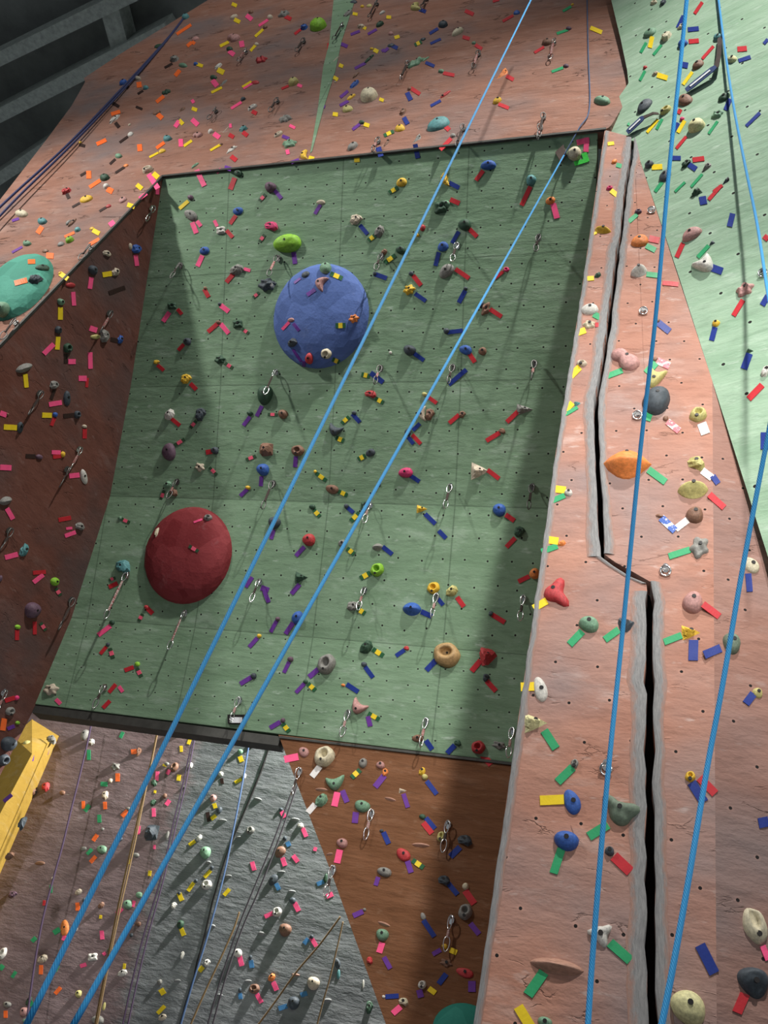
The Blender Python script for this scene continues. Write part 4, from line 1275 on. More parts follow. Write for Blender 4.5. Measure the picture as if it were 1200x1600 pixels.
784.5 673.8 10.5 9.5 0 n f 1
311.2 1308.8 9.5 10.5 0 w f 8
997.5 330.5 11 9 0 v d 3
1030.5 806.2 13 7.5 0 n f 3
629.5 1235.5 12 8 0 c t 6
1021.8 3.8 10.5 9 0 C d 5
660 356.2 9 10.5 0 r b 1
1112.5 380 10.5 9 0 B t 5
296.8 1196.2 9 10.5 0 w b 8
185.5 243.8 11.5 8 0 g b 0
752.5 476.2 8 11.5 0 B b 1
285 1492.5 7 13 0 w f 8
512 1563 13 7 0 s r 8
697.5 517.5 9.5 9.5 0 B b 1
396.2 1056.2 9.5 9.5 0 B b 1
469.5 1290.5 9.5 9.5 0 w f 8
663.8 1214.2 9.5 9.5 0 Y b 6
107.5 348 9 10 0 s b 0
660 1276.2 10.5 8.5 0 G b 6
461.2 1280.5 14.5 6 5 s r 8
305.5 60.5 11.5 7.5 0 P e 0
333.8 120.8 11.5 7.5 0 G b 0
95 381.2 11.5 7.5 -20 s e 0
61.2 713.8 11.5 7.5 0 v b 2
422 27 9.5 9 0 c b 0
528.8 1522.5 5.5 15.5 0 t e 8
261.2 1305 6.5 13 0 s e 8
253 236 12 7 -25 y e 0
1023.8 115 10.5 8 0 c f 5
488 792 10.5 8 0 G b 1
398.8 128.8 12.5 6.5 0 r e 0
375.5 1175 9 9 0 g b 8
121.2 358.8 9.5 8.5 0 t b 0
297.5 308.8 9.5 8.5 0 v b 1
952.5 293.8 9.5 8.5 0 p d 3
453.8 1030 9.5 8.5 0 v b 1
40 1595.5 10 8 0 g b 7
215.5 122.5 10.5 7.5 0 c b 0
358.8 76.2 10.5 7.5 0 G b 0
665.5 92.5 7.5 10.5 0 g b 0
807 19.5 10.5 7.5 -15 b e 0
902 631 10.5 7.5 0 t t 3
212.5 1336.2 10.5 7.5 0 s b 7
329.5 205.5 9 8.5 0 w b 0
960 252.5 8.5 9 0 o b 3
1040 653.8 8.5 9 0 n b 3
791.2 421.2 9.5 8 0 p d 1
1023.8 561.2 9.5 8 0 n f 3
98.2 710 8 9.5 0 y b 2
568.8 1038.2 9.5 8 0 B b 1
249.5 1534.5 8 9.5 0 s b 8
695 1478.8 9.5 8 0 y b 6
390.5 646.2 10.5 7 0 G b 1
0.5 903.8 7 10.5 0 v b 2
347.5 1282 14.5 5 5 s r 8
597.5 20 8 9 0 w b 0
611.2 70.8 11.5 6.2 0 B e 0
403 1248.8 13 5.5 15 s r 8
162.5 1572.5 5.5 13 0 Y e 7
203.8 209.5 10 7 -20 w e 0
552.5 3 11.5 6 0 B e 0
71.2 392 10.5 6.5 0 n e 0
245 565.8 10.5 6.5 0 y f 1
454.5 500 10.5 6.5 -10 P e 1
130 1326.2 10.5 6.5 -10 s e 7
767.5 958.8 8.5 8 0 B f 1
228 137 9 7.5 0 t b 0
353 202.5 6 11.2 0 c e 0
175 972.5 9 7.5 0 G b 1
97.5 1238.8 9 7.5 0 n b 7
565.5 191.2 9.5 7 0 G b 0
689.5 111.2 9.5 7 0 g b 0
27.5 979.5 9.5 7 0 l b 2
380 155 8 8 0 B b 0
642.5 427.5 8 8 0 B b 1
86.2 648 8 8 0 b b 2
541.2 791.2 8 8 0 B b 1
345 1209.5 8 8 0 w b 8
216.2 1443.8 8 8 0 n b 7
708 212 8.5 7.5 0 s b 0
214.5 1037.5 8.5 7.5 0 l b 1
635 1013 8.5 7.5 0 r f 1
888.8 44.5 9 7 0 v b 0
884.5 103 9 7 0 v b 0
203.8 385 6 10.5 0 c e 2
26.5 1090.5 7.5 8 0 p b 2
442 1125.5 7.5 8 0 v b 1
456.2 1393 12 5 5 s r 8
387.5 1533 12 5 0 s r 8
52.5 1150 6.5 9 0 B t 9
381.2 1213 6.5 9 0 w b 8
462 1523.2 13 4.5 8 T r 8
277.5 1532.5 10.5 5.5 0 s r 8
1065.8 186.2 7.5 7.5 0 p b 5
433.8 967.5 7.5 7.5 0 v b 1
1027.5 501.2 8 7 0 n b 3
228.8 948.8 8 7 0 r b 1
611.2 52.5 8.5 6.5 0 P b 0
440 1362.5 12 4.5 0 s r 8
414.5 42.5 7.5 7 0 n b 0
567.5 1538 3.5 15 0 w e 8
343.8 1555 9.5 5.5 10 s r 8
341.2 503.8 8 6.5 0 n b 1
663.2 616.2 8 6.5 0 Y b 1
477.5 1065 8 6.5 0 G b 1
257.5 1243.8 6.5 8 0 n b 7
387.5 762 8.5 6 0 y b 1
392 18.8 8 6.2 0 n b 0
577 8.8 9 5.5 0 Y e 0
169.5 322 9 5.5 -20 r e 0
553.2 645 7.5 6.5 0 B b 1
172.5 1220 6.5 7.5 0 c b 7
260.5 1193.8 7.5 6.5 0 s b 7
445 1310 6.5 7.5 0 B b 8
357 1368.8 10.5 4.5 0 s r 8
515 1334.5 10.5 4.5 -10 T r 6
661.2 61.2 8.5 5.5 0 B e 0
640 138.8 7 6.5 0 n b 0
405 993.8 7 6.5 0 y b 1
487 1463.8 6.5 7 0 B b 8
401.2 69.2 7.5 6 0 c b 0
306.2 100 7.5 6 0 b b 0
197 258.8 8 5.5 0 o e 0
132 666.2 8 5.5 0 c b 2
326.2 1347.5 8 5.5 10 s r 8
131.2 1406.2 5.5 8 0 B b 7
333 1447 8 5.5 15 s r 8
391.2 1496.2 5.5 8 0 B b 8
375 1547 5.5 8 0 B b 8
1008 105.5 6.5 6.5 0 r b 5
585.5 428 6 7 0 B b 1
27.5 1129.2 7.5 5.5 0 l b 2
200.5 1263.8 7.5 5.5 0 s b 7
727.5 451.2 6.5 6 0 B b 1
187.5 809.5 6.5 6 0 g b 1
168.5 1007 6.5 6 0 B b 1
438.8 1265 6.5 6 0 B b 8
740.5 67 7 5.5 0 g b 0
143.8 357 7.5 5 0 y e 0
373.8 1308.2 9 4 0 s r 8
652.5 367.5 6.5 5.5 0 y b 1
188.8 1311.2 5.5 6.5 0 B b 7
331.2 1356.2 5.5 6.5 0 B b 8
596.2 1298.2 6.5 5.5 0 B b 6
205 1461.2 5.5 6.5 0 B b 7
343 475.5 5.5 6 0 B b 1
566.2 10 6.5 5 0 y b 0
592.5 757.5 5 6.5 0 B b 1
119.5 1452.5 4 8 0 s b 7
93.8 427 5.5 5.5 0 y b 0
320.5 450.5 5.5 5.5 0 n b 1
160 1295.8 5.5 5.5 0 s b 7
306.2 1376.2 5.5 5.5 0 B b 8
280 1395.8 5.5 5.5 0 B b 8
581.2 76.2 6.5 4.5 0 y b 0
536.2 1070.5 6.5 4.5 0 o b 1
569.5 1421.2 5.5 5 0 s b 6
599.5 1557.5 5.5 5 0 w b 6
345.5 225.5 5 5 0 n b 0
610 551.2 5 5 0 w b 1
492.5 737 5 5 0 y b 1
287.5 1230 5 5 0 s b 8
82.5 1372.5 4.5 5.5 0 w b 7
11.8 647.5 5 4.5 0 n b 2
202.5 195 4.5 4.5 0 c b 0
894.5 7 4.5 4.5 0 y b 0
125.5 222.5 5 4 0 y b 0
1187.5 173 3.5 3.5 0 B b 5
523.8 128 4 3 0 c b 0"""
TAPES = """1093.8 1476.8 1116.2 1521.2 16.5 b 3|lone long slanting navy tape right of the white three-ended hold
850 1519.2 825 1555 16.5 g 3|long green tape at a tan hold left of the white three-ended hold
810 1573 832.5 1610 16 y 3|lone long slanting yellow tape below the white three-ended hold
953 1473 985 1501.2 15 g 3|long green tape at a white hold right of the white three-ended hold
959.2 1338 985 1362.5 16 r 3|long red tape at a slate-grey hold below the fang-shaped hold
881.2 1249.5 843.8 1251.2 15 y 3|long yellow tape at a blue hold left of the long blue hold
877.5 1326.2 865 1365 13 g 3|long green tape at a blue hold below the blue dome hold
1080.5 1223 1100 1253.8 14.5 b 3|long navy tape at a yellow hold right of the fang-shaped hold
950 1288.8 920 1307.5 14.5 g 3|long green tape at a sage hold left of the fang-shaped hold
1163.8 1553 1151.2 1582.5 15.5 r 4|long red tape at a slate-grey hold below the flat-topped dark hold
1083.8 1000.5 1083 1032.5 15 b 3|long navy tape at a yellow hold below the mauve round hold
1093 1215.5 1117.5 1240.5 13 r 3|long red tape at a yellow hold right of the fang-shaped hold
850.5 1141.8 868.8 1170 13 g 3|long green tape at a pale yellow hold above the long blue hold
895 1199.2 871.2 1222.5 13 g 3|long green tape at a stone-grey hold above the long blue hold
1013 734.2 1040 753.8 11 g 3|long green tape at an orange hold right of the orange rail hold
1125.8 1013 1100 1023.8 13 b 4|long navy tape at a sage hold left of the sage rounded hold
1078.2 859.2 1045 870 10 g 3|long green tape at a stone-grey hold above the mauve round hold
1033 809.5 1055 830 11.5 X 3|long torn blue tape at a brown hold above the kink in the crack
1195.5 676.2 1195.5 702.5 13 b 5|lone long upright navy tape below the small yellow hold
1098 944.2 1123.8 963.8 10.5 r 4|long red tape at a dusty pink hold above the sage rounded hold
910 986.8 890 1007.5 11.5 g 3|long green tape at a mint green hold below the red three-armed hold
1108 773 1131.2 793.8 10 r 4|long red tape at an olive-yellow hold above the sage rounded hold
1065 993 1037.5 1003.8 10.5 g 3|long green tape at a yellow hold below the mauve round hold
967 984.2 945 1000 11 g 3|long green tape at a slate-grey hold below the kink in the crack
813.8 1073.8 835.5 1073 13.5 y 3|yellow tape at a white hold below the red three-armed hold
1191.2 601.8 1170 623.8 9.5 r 5|lone long slanting red tape below the small yellow hold
1168.8 896.8 1171.2 925 9.5 b 4|long navy tape at a pale tan hold above the sage rounded hold
1171.2 553 1162.5 577 10.5 b 5|long navy tape at a dark green hold below the small yellow hold
849.5 843 872.5 846.2 11.5 y 3|yellow tape at an orange hold above the red three-armed hold
726.8 1391.8 741.2 1412.5 10.5 r 6|long red tape at a pale tan hold above the dark ring hold
854.5 939.2 833.8 951.2 11 y 3|yellow tape at a red hold left of the red three-armed hold
1096.2 661.8 1102.5 678.8 14.5 w 3|white tape at an olive-yellow hold, nearest below the tan ring hold
517 68 517 91.2 11 r 0|red tape at a cream hold above the green wedge stripe
1024.5 567 1010 583.8 11.5 g 3|green tape at a brown hold right of the pink two-lobed hold
728.8 577.5 701.2 601.2 7 b 1|lone long slanting navy tape below the stone-grey oval hold
1108 417 1128.8 424.5 11.5 b 5|navy tape at a white hold right of the white curved hold
1074.5 813 1055.5 827 10.5 w 3|white tape at a brown hold right of the kink in the crack
1177 1084.2 1165 1100 12.5 b 4|navy tape at an olive-yellow hold below the sage rounded hold
661.8 1438 678.8 1463.8 8 b 6|long navy tape at a stone-grey hold left of the dark ring hold
1200 1283.8 1185 1286.8 16 b 4|lone level navy tape above the tall cupped hold
1028 504.2 1046.2 518.8 10.5 b 3|navy tape at a brown hold right of the pink two-lobed hold
1043 659.2 1061.2 673.8 10.5 R 3|torn pink tape at a brown hold left of the tan ring hold
884 766.5 862 763.8 11 y 3|yellow tape at a white hold left of the orange rail hold
444.5 1186.8 466.2 1182.5 11 p 6|pink tape at a dusty pink hold left of the cream ring hold
871.2 853.5 846.2 862.5 9 g 3|long green tape at an orange hold above the red three-armed hold
1026.8 564.2 1046.2 572.5 11 R 3|torn pink tape at a brown hold above the big slate-grey hold
828.8 291.8 815 321.2 7 r 1|long red tape at a teal hold right of the high blue oval hold
972.5 579.2 947.5 588.8 8.5 g 3|long green tape at a dusty pink hold below the pink two-lobed hold
752.5 1178 767.5 1195 10 r 6|red tape at a red hold above the olive ring hold
527.5 1238 522.5 1260 10 p 6|pink tape at a mint green hold below the mint curved hold
307.5 265.5 319.5 290.8 8 p 1|long pink tape at a mint green hold left of the mauve round hold
600.8 1211.8 586.2 1230 9.5 v 6|violet tape at an orange hold above the mint oval hold
1096.8 735.5 1112.5 747.5 11 w 3|white tape at an olive-yellow hold, second nearest below the tan ring hold
864.2 318 870.5 341.2 9 p 1|long pink tape at an orange hold below the hold by the anchor plate
1161.2 469.2 1146.2 493.8 7.5 r 5|long red tape at a dusty pink hold below the dusty pink knobbly hold
1015.5 641.2 1010 657.5 12.5 g 3|green tape at a slate-grey hold below the big slate-grey hold
232.5 272.5 247 295 8 p 0|long pink tape at a cream hold below the corner of the overhang
1191.2 1478 1200 1500 9 p 4|pink tape at a pale tan hold below the tall cupped hold
531.2 1328 526.8 1348.8 10 p 6|pink tape at a dusty pink hold left of the pale grey dome hold
882.5 774.5 860 784.2 8.5 g 3|long green tape at a white hold left of the orange rail hold
905.8 574.2 891.2 588.8 10 y 3|yellow tape at a cream hold left of the pink two-lobed hold
718.8 1323.8 703.8 1338.8 9.5 b 6|navy tape at a slate-grey hold below the olive ring hold
579.2 582.5 598.8 597.5 8 b 1|lone long slanting navy tape below the blue dome
737.5 1533 737.5 1550 11.5 v 6|violet tape at a red hold on the teal dome
666.8 1220.5 682.5 1241.2 7.5 b 6|long navy tape at an olive-yellow hold above the olive ring hold
661.5 1285.5 675 1302.5 9 r 6|red tape at a dark green hold left of the olive ring hold
500 1197.5 487.5 1213.8 9.5 w 6|white tape at a pale tan hold below the cream ring hold
751.2 1031.8 737 1048.8 8.5 r 1|red tape at a red hold left of the red pointed hold
735 1443 748.8 1460 8.5 v 6|lone slanting violet tape below the dark ring hold
681.2 1031.8 666.2 1047.5 8.5 b 1|navy tape at a golden tan hold left of the golden doughnut hold
700.5 1380.5 715 1398 8 b 6|navy tape at a slate-grey hold above the dark ring hold
140.5 550.5 141 576.2 7 p 2|lone long upright pink tape above the grey oval hold
711.8 420.5 733 435 7 r 1|long red tape at a stone-grey hold right of the stone-grey oval hold
1145 334.2 1140 354.5 8.5 b 5|lone upright navy tape right of the dusty pink oval hold
5.5 667 26.2 668.2 8.5 y 2|yellow tape at a slate-grey hold below the grey ledge hold
917 215.5 915.5 237.5 8 p 1|lone upright pink tape right of the hold by the anchor plate
1035 442.5 1060 445 7 r 3|lone long level red tape right of the long yellow hold
927.5 491.2 943.8 500 9.5 g 3|green tape at a white hold above the pink two-lobed hold
170 458 195 449 6.5 k 2|lone long level black tape below the blue hold with pink tape
1117.5 511.8 1112 532.5 8 b 5|navy tape at a yellow hold below the small yellow hold
769.2 960.5 788.8 972.5 7.5 r 1|red tape at a slate-grey hold above the red pointed hold
1010 428.8 1031.2 431.5 8 g 3|green tape at a white hold right of the long yellow hold
760.5 1064.2 775 1080 8 r 1|red tape at a slate-grey hold below the red pointed hold
644.5 1344 662 1356.2 8 z 6|green-and-yellow tape at a red hold right of the pale grey dome hold
780.8 676.2 760 688.8 7 r 1|long red tape at a brown hold above the blue hold by the shadow edge
1067.5 380.5 1057.5 402.5 7 r 5|long red tape at a dusty pink hold below the dusty pink oval hold
153.8 992.5 173 978 7 p 1|long pink tape at a dark green hold left of the red dome
809.5 643 792 659.5 7 r 1|long red tape at a stone-grey hold above the blue hold by the shadow edge
697.5 1521.8 685.5 1537.5 8.5 b 6|lone slanting navy tape above the teal dome
648.8 225.5 653 247.5 7.5 b 1|navy tape at a stone-grey hold left of the high blue oval hold
535 1235.5 542.5 1253.8 8.5 v 6|violet tape at a mint green hold below the mint curved hold
665.5 1278 680 1295 7.5 b 6|navy tape at a dark green hold above the olive ring hold
901.2 223 920.5 218.8 8.5 p 1|pink tape at a pale tan hold above the hold by the anchor plate
894.5 630 882 643.8 9 y 3|yellow tape at a teal hold left of the pink two-lobed hold
83.8 537.5 68 553 7.5 p 2|lone slanting pink tape right of the grey ledge hold
541.8 1069.2 560 1081.2 7.5 b 1|navy tape at an orange hold right of the stone-grey ring hold
636.8 1345.5 642.5 1363.8 8.5 v 6|violet tape at a red hold right of the pale grey dome hold
556.2 1269.2 554.5 1286.2 9.5 v 6|violet tape at a mint green hold below the mint oval hold
1014.2 373 1030 376.5 10 r 3|red tape at an orange hold right of the long yellow hold
6.5 1122.5 3.8 1141.2 8.5 o 2|lone upright orange tape below the large mauve hold
23 443 42.5 438 8 o 0|orange tape at a slate-grey hold on the green dome
599.2 1300.5 607.5 1318.8 8 b 6|navy tape at a slate-grey hold above the pale grey dome hold
761.8 734.2 780 748 7 r 1|red tape at a cream hold above the blue hold by the shadow edge
698.8 519.5 723 516.5 6.5 b 1|long navy tape at a slate-grey hold below the stone-grey oval hold
664.2 803 680.5 818.8 7 b 1|navy tape at a yellow hold below the bright pink hold
630.5 1240.5 637.5 1262 7 v 6|violet tape at a cream hold right of the mint oval hold
597.5 1473 592.5 1488.8 9.5 p 6|pink tape at a mint green hold below the mint round hold
626.2 1573 613.8 1583.8 9.5 p 6|pink tape at a pale tan hold left of the teal dome
492.5 1256.8 481.2 1270 9 w 6|white tape at a mint green hold below the mint curved hold
600 1495.5 610 1513.8 7.5 v 6|lone slanting violet tape below the mint round hold
1126.2 291.2 1107.5 312.5 5.5 r 5|long red tape at a slate-grey hold above the dusty pink oval hold
27.5 866 7.5 871.2 7.5 p 2|pink tape at a teal hold left of the round lime hold
602.5 1557.5 623 1556.2 7.5 b 6|navy tape at a white hold below the mint round hold
497.5 1045.5 483 1058 8 v 1|violet tape at a stone-grey hold left of the stone-grey ring hold
765.5 483 783.8 495 7 r 1|red tape at a brown hold right of the stone-grey oval hold
76.2 632 96.2 628.8 7.5 p 2|pink tape at a slate-grey hold left of the grey oval hold
1107.5 384.2 1090.5 402.5 6 g 5|long green tape at a white hold above the white curved hold
582.5 1014.2 599.2 1025 7.5 z 1|green-and-yellow tape at a dark green hold right of the stone-grey ring hold
0 730 17.5 731 8.5 p 2|lone level pink tape left of the white oval hold
727 454.2 717 473 7 b 1|navy tape at a slate-grey hold, nearest below the stone-grey oval hold
658 955.5 675 963 8 b 1|navy tape at a blue hold above the golden doughnut hold
458.2 973 446.2 990.5 7 v 1|violet tape at a blue hold left of the stone-grey ring hold
1187.5 176.8 1166.2 197.5 5 b 5|long navy tape at a slate-grey hold right of the large pale yellow hold
39 584.5 41.2 605.5 7 y 2|yellow tape at a stone-grey hold below the grey ledge hold
570.5 1041.8 583 1058.8 7 b 1|navy tape at a slate-grey hold right of the stone-grey ring hold
1200 462.5 1191.2 477.5 8.5 b 5|lone slanting navy tape right of the dusty pink knobbly hold
705 216.8 688 234.5 6 r 0|long red tape at a stone-grey hold below the teal oval hold
563 1203 549.5 1215.5 8 z 6|green-and-yellow tape at a stone-grey hold right of the mint curved hold
367 278 360 296.2 7.5 r 1|red tape at a dark green hold left of the mauve round hold
94 480 94 499.5 7.5 y 2|yellow tape at a mint green hold above the grey ledge hold
10.5 794.2 20 811.2 7.5 p 2|pink tape at a stone-grey hold, second nearest above the round lime hold
393.2 1058 375.5 1068.8 7 v 1|violet tape at a slate-grey hold above the black plaque
585 428 604.5 435 7 b 1|navy tape at a slate-grey hold left of the stone-grey oval hold
516.2 427.5 535 435.5 7 z 1|green-and-yellow tape at a mint green hold on the blue dome
90.8 526 89 546.2 7 y 2|yellow tape at a slate-grey hold right of the grey ledge hold
685.8 394.2 680.5 415.5 6.5 b 1|navy tape at a blue hold above the stone-grey oval hold
575.5 1114.5 593 1124.5 7 z 1|green-and-yellow tape at a dusty pink hold below the stone-grey ring hold
665.5 1156.8 675.5 1171.2 8 b 1|navy tape at a brown hold below the golden doughnut hold
645.5 430.5 658 446.2 7 r 1|red tape at a slate-grey hold left of the stone-grey oval hold
1009.5 384.2 1024.2 391.8 8.5 g 3|green tape at an orange hold right of the long yellow hold
1097.5 307.5 1100 320 11 b 5|navy tape at a dark green hold above the dusty pink oval hold
710.8 1164.2 698.8 1177 8 b 1|navy tape at a dark green hold below the golden doughnut hold
805 840.5 791.2 855 7 r 1|red tape at a dark green hold below the blue hold by the shadow edge
918 250 897.5 256.2 6.5 l 1|neon green tape at a pale tan hold below the hold by the anchor plate
915 516.2 901.2 521.2 9.5 y 3|yellow tape at a pale tan hold left of the pink two-lobed hold
113.8 456.2 115.5 477.5 6.5 p 2|pink tape at a red hold left of the blue hold with pink tape
714.2 933 725 948 7.5 r 1|red tape at an olive-yellow hold above the golden doughnut hold
1018.8 261.8 1035 260.8 8.5 y 5|yellow tape at a slate-grey hold below the lower navy strap
345 506 357.5 521.2 7 p 1|pink tape at a brown hold above the yellow chunky hold
468.2 913 455.5 928 7 v 1|violet tape at a dark green hold below the red round hold
1113 743.8 1121.8 756.2 9 b 4|lone slanting navy tape above the sage rounded hold
300.5 347.5 307 364.5 7.5 p 1|pink tape at a stone-grey hold left of the mauve round hold
902.5 636.8 881.2 649.5 5.5 g 3|long green tape at a teal hold left of the pink two-lobed hold
1082.5 250.5 1100.5 248 7.5 r 5|red tape at a dark green hold below the large pale yellow hold
567.5 1424.2 552 1431.2 8 v 6|violet tape at a stone-grey hold left of the mint round hold
578.8 895 563 903.8 7.5 z 1|green-and-yellow tape at a lime green hold left of the lime ring hold
598 854.2 613 866.2 7 b 1|navy tape at a stone-grey hold above the lime ring hold
648.5 458.8 665.5 470.5 6.5 b 1|navy tape at a yellow hold below the stone-grey oval hold
1027 117.5 1043 122.5 8 y 5|yellow tape at a cream hold left of the upper navy strap
618 398.8 601.2 410.8 6.5 z 1|green-and-yellow tape at a dark green hold left of the stone-grey oval hold
1141.2 155 1133.8 172.5 7 b 5|navy tape at a dark green hold right of the upper navy strap
340.5 505.5 325 518.8 6.5 r 1|red tape at a brown hold, nearest above the yellow chunky hold
717.5 648 702 661.2 6.5 r 1|red tape at a brown hold above the bright pink hold
827 900.5 810 908.8 7 r 1|red tape at an orange hold below the blue hold by the shadow edge
438.2 1128 422 1137.5 7 v 1|violet tape at a mauve hold right of the black plaque
316.5 399.2 308.8 416.2 7 p 1|pink tape at a blue hold left of the lime egg hold
142.5 433 140 451.2 7 p 2|pink tape at a slate-grey hold left of the blue hold with pink tape
458.8 394.2 461.2 412.5 7 v 1|violet tape at a lime green hold below the lime egg hold
591.2 230.5 595.5 245 8.5 b 0|lone upright navy tape below the big cream hold
646.5 551.8 662.5 563.2 6.5 b 1|navy tape at a slate-grey hold, second nearest below the stone-grey oval hold
475.8 854.2 462.5 868.8 6.5 v 1|violet tape at a red hold below the red round hold
91.2 812.5 110.5 808.8 6.5 r 2|lone level red tape below the white oval hold
67.5 898 52 910 6.5 p 2|lone slanting pink tape left of the round lime hold
717 361.8 706.2 380 6 b 1|navy tape at a dark green hold above the stone-grey oval hold
413 923 420 941.2 6.5 v 1|lone upright violet tape below the red round hold
922.5 43.8 940.5 51.2 6.5 y 0|lone level yellow tape right of the orange hold by the rope
402.5 996.8 389.5 1011.2 6.5 v 1|violet tape at a yellow hold left of the stone-grey ring hold
561.8 800.8 548 814.5 6.5 z 1|green-and-yellow tape at a dark green hold right of the red round hold
790 804.2 803.8 813.8 7.5 r 1|red tape at a blue hold right of the blue hold by the shadow edge
433 969.2 423 987.5 6 v 1|violet tape at a mauve hold, second nearest left of the stone-grey ring hold
701.8 285.5 717.5 293.8 7 b 1|navy tape at a yellow hold left of the high blue oval hold
540 508.5 524.5 509 8 z 1|lone level green-and-yellow tape on the blue dome
265 488 255 502.5 7 p 1|pink tape at a dark green hold above the yellow chunky hold
755 266.8 743.8 282 6.5 r 1|red tape at a blue hold below the high blue oval hold
912.5 239.2 917 253 8.5 l 1|neon green tape at a pale tan hold right of the hold by the anchor plate
562.5 351.8 574.5 366.2 6.5 b 1|navy tape at a cream hold right of the lime egg hold
298.8 38.8 276.2 53.8 4.5 o 0|lone long slanting orange tape left of the dusty pink two-lobed hold
365 428 353.8 441.2 7 r 1|red tape at a stone-grey hold left of the lime egg hold
1082 113 1067.5 132.5 5 y 5|long yellow tape at a brown hold left of the upper navy strap
575 1119.2 578.8 1135 7.5 v 1|lone upright violet tape below the stone-grey ring hold
493.8 739.2 510 751.2 6 z 1|green-and-yellow tape at a yellow hold above the red round hold
51.2 895 71.2 893.5 6 r 2|lone level red tape left of the round lime hold
65.5 648.5 80.5 649 8 y 2|yellow tape at a blue hold left of the grey oval hold
345 477 357.5 487 7.5 p 1|pink tape at a slate-grey hold above the yellow chunky hold
54 971.2 54 991.2 6 r 2|red tape at a mauve hold below the large mauve hold
1075 46.8 1092 45 7 b 5|navy tape at a pale tan hold, nearest above the upper navy strap
1115 72.5 1097.5 92.5 4.5 r 5|long red tape at a brown hold above the upper navy strap
733 551.8 742 566.2 7 r 1|red tape at a blue hold below the stone-grey oval hold
108 743.8 123.8 742 7.5 p 2|pink tape at a white hold left of the white oval hold
733.5 358 745.5 370 7 r 1|red tape at a dark green hold above the stone-grey oval hold
703.5 311.8 718 318 7.5 r 1|red tape at a mint green hold below the high blue oval hold
1154.2 95.5 1173 89.5 6 b 5|navy tape at a pale yellow hold right of the upper navy strap
644.2 679.2 657.5 693.8 6 r 1|red tape at a slate-grey hold above the bright pink hold
475.8 1068 462.5 1082.5 6 v 1|violet tape at a dark green hold left of the stone-grey ring hold
374.2 1494.2 378 1509.5 7.5 p 8|pink tape at a white hold, second nearest left of the brown round hold
655 1546.8 658 1558.8 9.5 v 6|violet tape at a white hold left of the teal dome
1028 187.5 1011.2 207.5 4.5 y 5|lone long slanting yellow tape right of the lower navy strap
174.5 427.2 160 429.5 8 y 2|yellow tape at a cream hold left of the blue hold with pink tape
1060 192.5 1050 211.2 5.5 b 5|navy tape at a bright pink hold left of the large pale yellow hold
1152.5 77.5 1167 76.2 8 r 5|lone level red tape right of the upper navy strap
685.5 829.2 697 841.2 7 b 1|lone slanting navy tape left of the blue hold by the shadow edge
1019.2 57.5 1015.5 75 6.5 y 5|yellow tape at a mint green hold left of the upper navy strap
550.5 646.8 562.5 660 6.5 b 1|navy tape at a slate-grey hold, second nearest above the bright pink hold
1070 189.2 1059.5 207.5 5.5 y 5|yellow tape at a bright pink hold left of the large pale yellow hold
1072.5 213.8 1057 232.5 4.8 r 5|lone long slanting red tape below the large pale yellow hold
1068 25 1058.8 43.8 5.5 b 5|navy tape at a pale tan hold, second nearest above the upper navy strap
1076.8 257.5 1088 265 8.5 b 5|navy tape at a dark green hold, second nearest below the large pale yellow hold
211.5 398 213.8 415.5 6.5 p 2|pink tape at a blue hold below the blue hold with pink tape
93.8 427.5 106.2 436.2 7.5 y 0|yellow tape at a yellow hold right of the green dome
116.2 648.2 98.8 650 6.5 k 2|black tape at a slate-grey hold below the grey oval hold
681.8 931.8 692.5 945.5 6.5 b 1|navy tape at a yellow hold above the golden doughnut hold
442 1130.8 452 1143.5 7 z 1|green-and-yellow tape at a mauve hold right of the black plaque
452 1034.2 443.8 1051.2 6 v 1|violet tape at a mauve hold, nearest left of the stone-grey ring hold
1097.5 272.5 1080 292.5 4.2 g 5|long green tape at a dark green hold above the dusty pink oval hold
995.5 335.5 982.5 347 6.5 g 3|green tape at a mauve hold right of the long yellow hold
394.5 901.8 384.2 917.5 6 v 1|lone slanting violet tape right of the red dome
481.2 1068 493 1079 7 z 1|green-and-yellow tape at a dark green hold below the stone-grey ring hold
460 1410.5 467 1423.8 7.5 p 8|pink tape at a slate-grey hold above the brown round hold
157 282 140 293 5.5 o 0|orange tape at a dark green hold above the yellow oval hold
641.2 743 655.5 752.5 6.5 b 1|navy tape at a bright pink hold right of the bright pink hold
401.2 1553 408.8 1567 7 p 8|pink tape at a brown hold left of the dark grey hold near the bottom
670 1544.2 680.5 1552 8.5 y 6|yellow tape at a white hold above the teal dome
462.5 713 461.2 730 6.5 v 1|violet tape at a brown hold above the red round hold
667.5 619.2 682.5 630 6 r 1|red tape at an olive-yellow hold above the bright pink hold
409.5 634.2 401.2 650.5 6 v 1|violet tape at a dark green hold, second nearest right of the yellow chunky hold
1097.5 3.8 1085.5 22 5 r 5|lone slanting red tape above the upper navy strap
1076.5 65.5 1092 64 7 r 5|red tape at a blue hold above the upper navy strap
408 918 420 922.5 8.5 v 1|lone level violet tape below the red round hold
632.5 1015.5 618.8 1025 6.5 b 1|navy tape at a red hold left of the golden doughnut hold
930 508.2 945.5 508 7 r 3|red tape at a pale tan hold above the pink two-lobed hold
426.8 1534.2 432.5 1547.5 7.5 p 8|pink tape at an orange hold left of the dark grey hold near the bottom
101.2 837.5 118 831.5 6 p 2|pink tape at a stone-grey hold, nearest above the round lime hold
122.5 591.2 135 591.2 8.5 p 2|lone level pink tape, nearest above the grey oval hold
7.5 1095 23 1090 6.5 r 2|red tape at a bright pink hold below the large mauve hold
641.5 138 656.2 147.5 6 r 0|red tape at a brown hold above the teal oval hold
448.8 1571.8 435.5 1576.2 7.5 c 8|light blue tape at a slate-grey hold left of the dark grey hold near the bottom
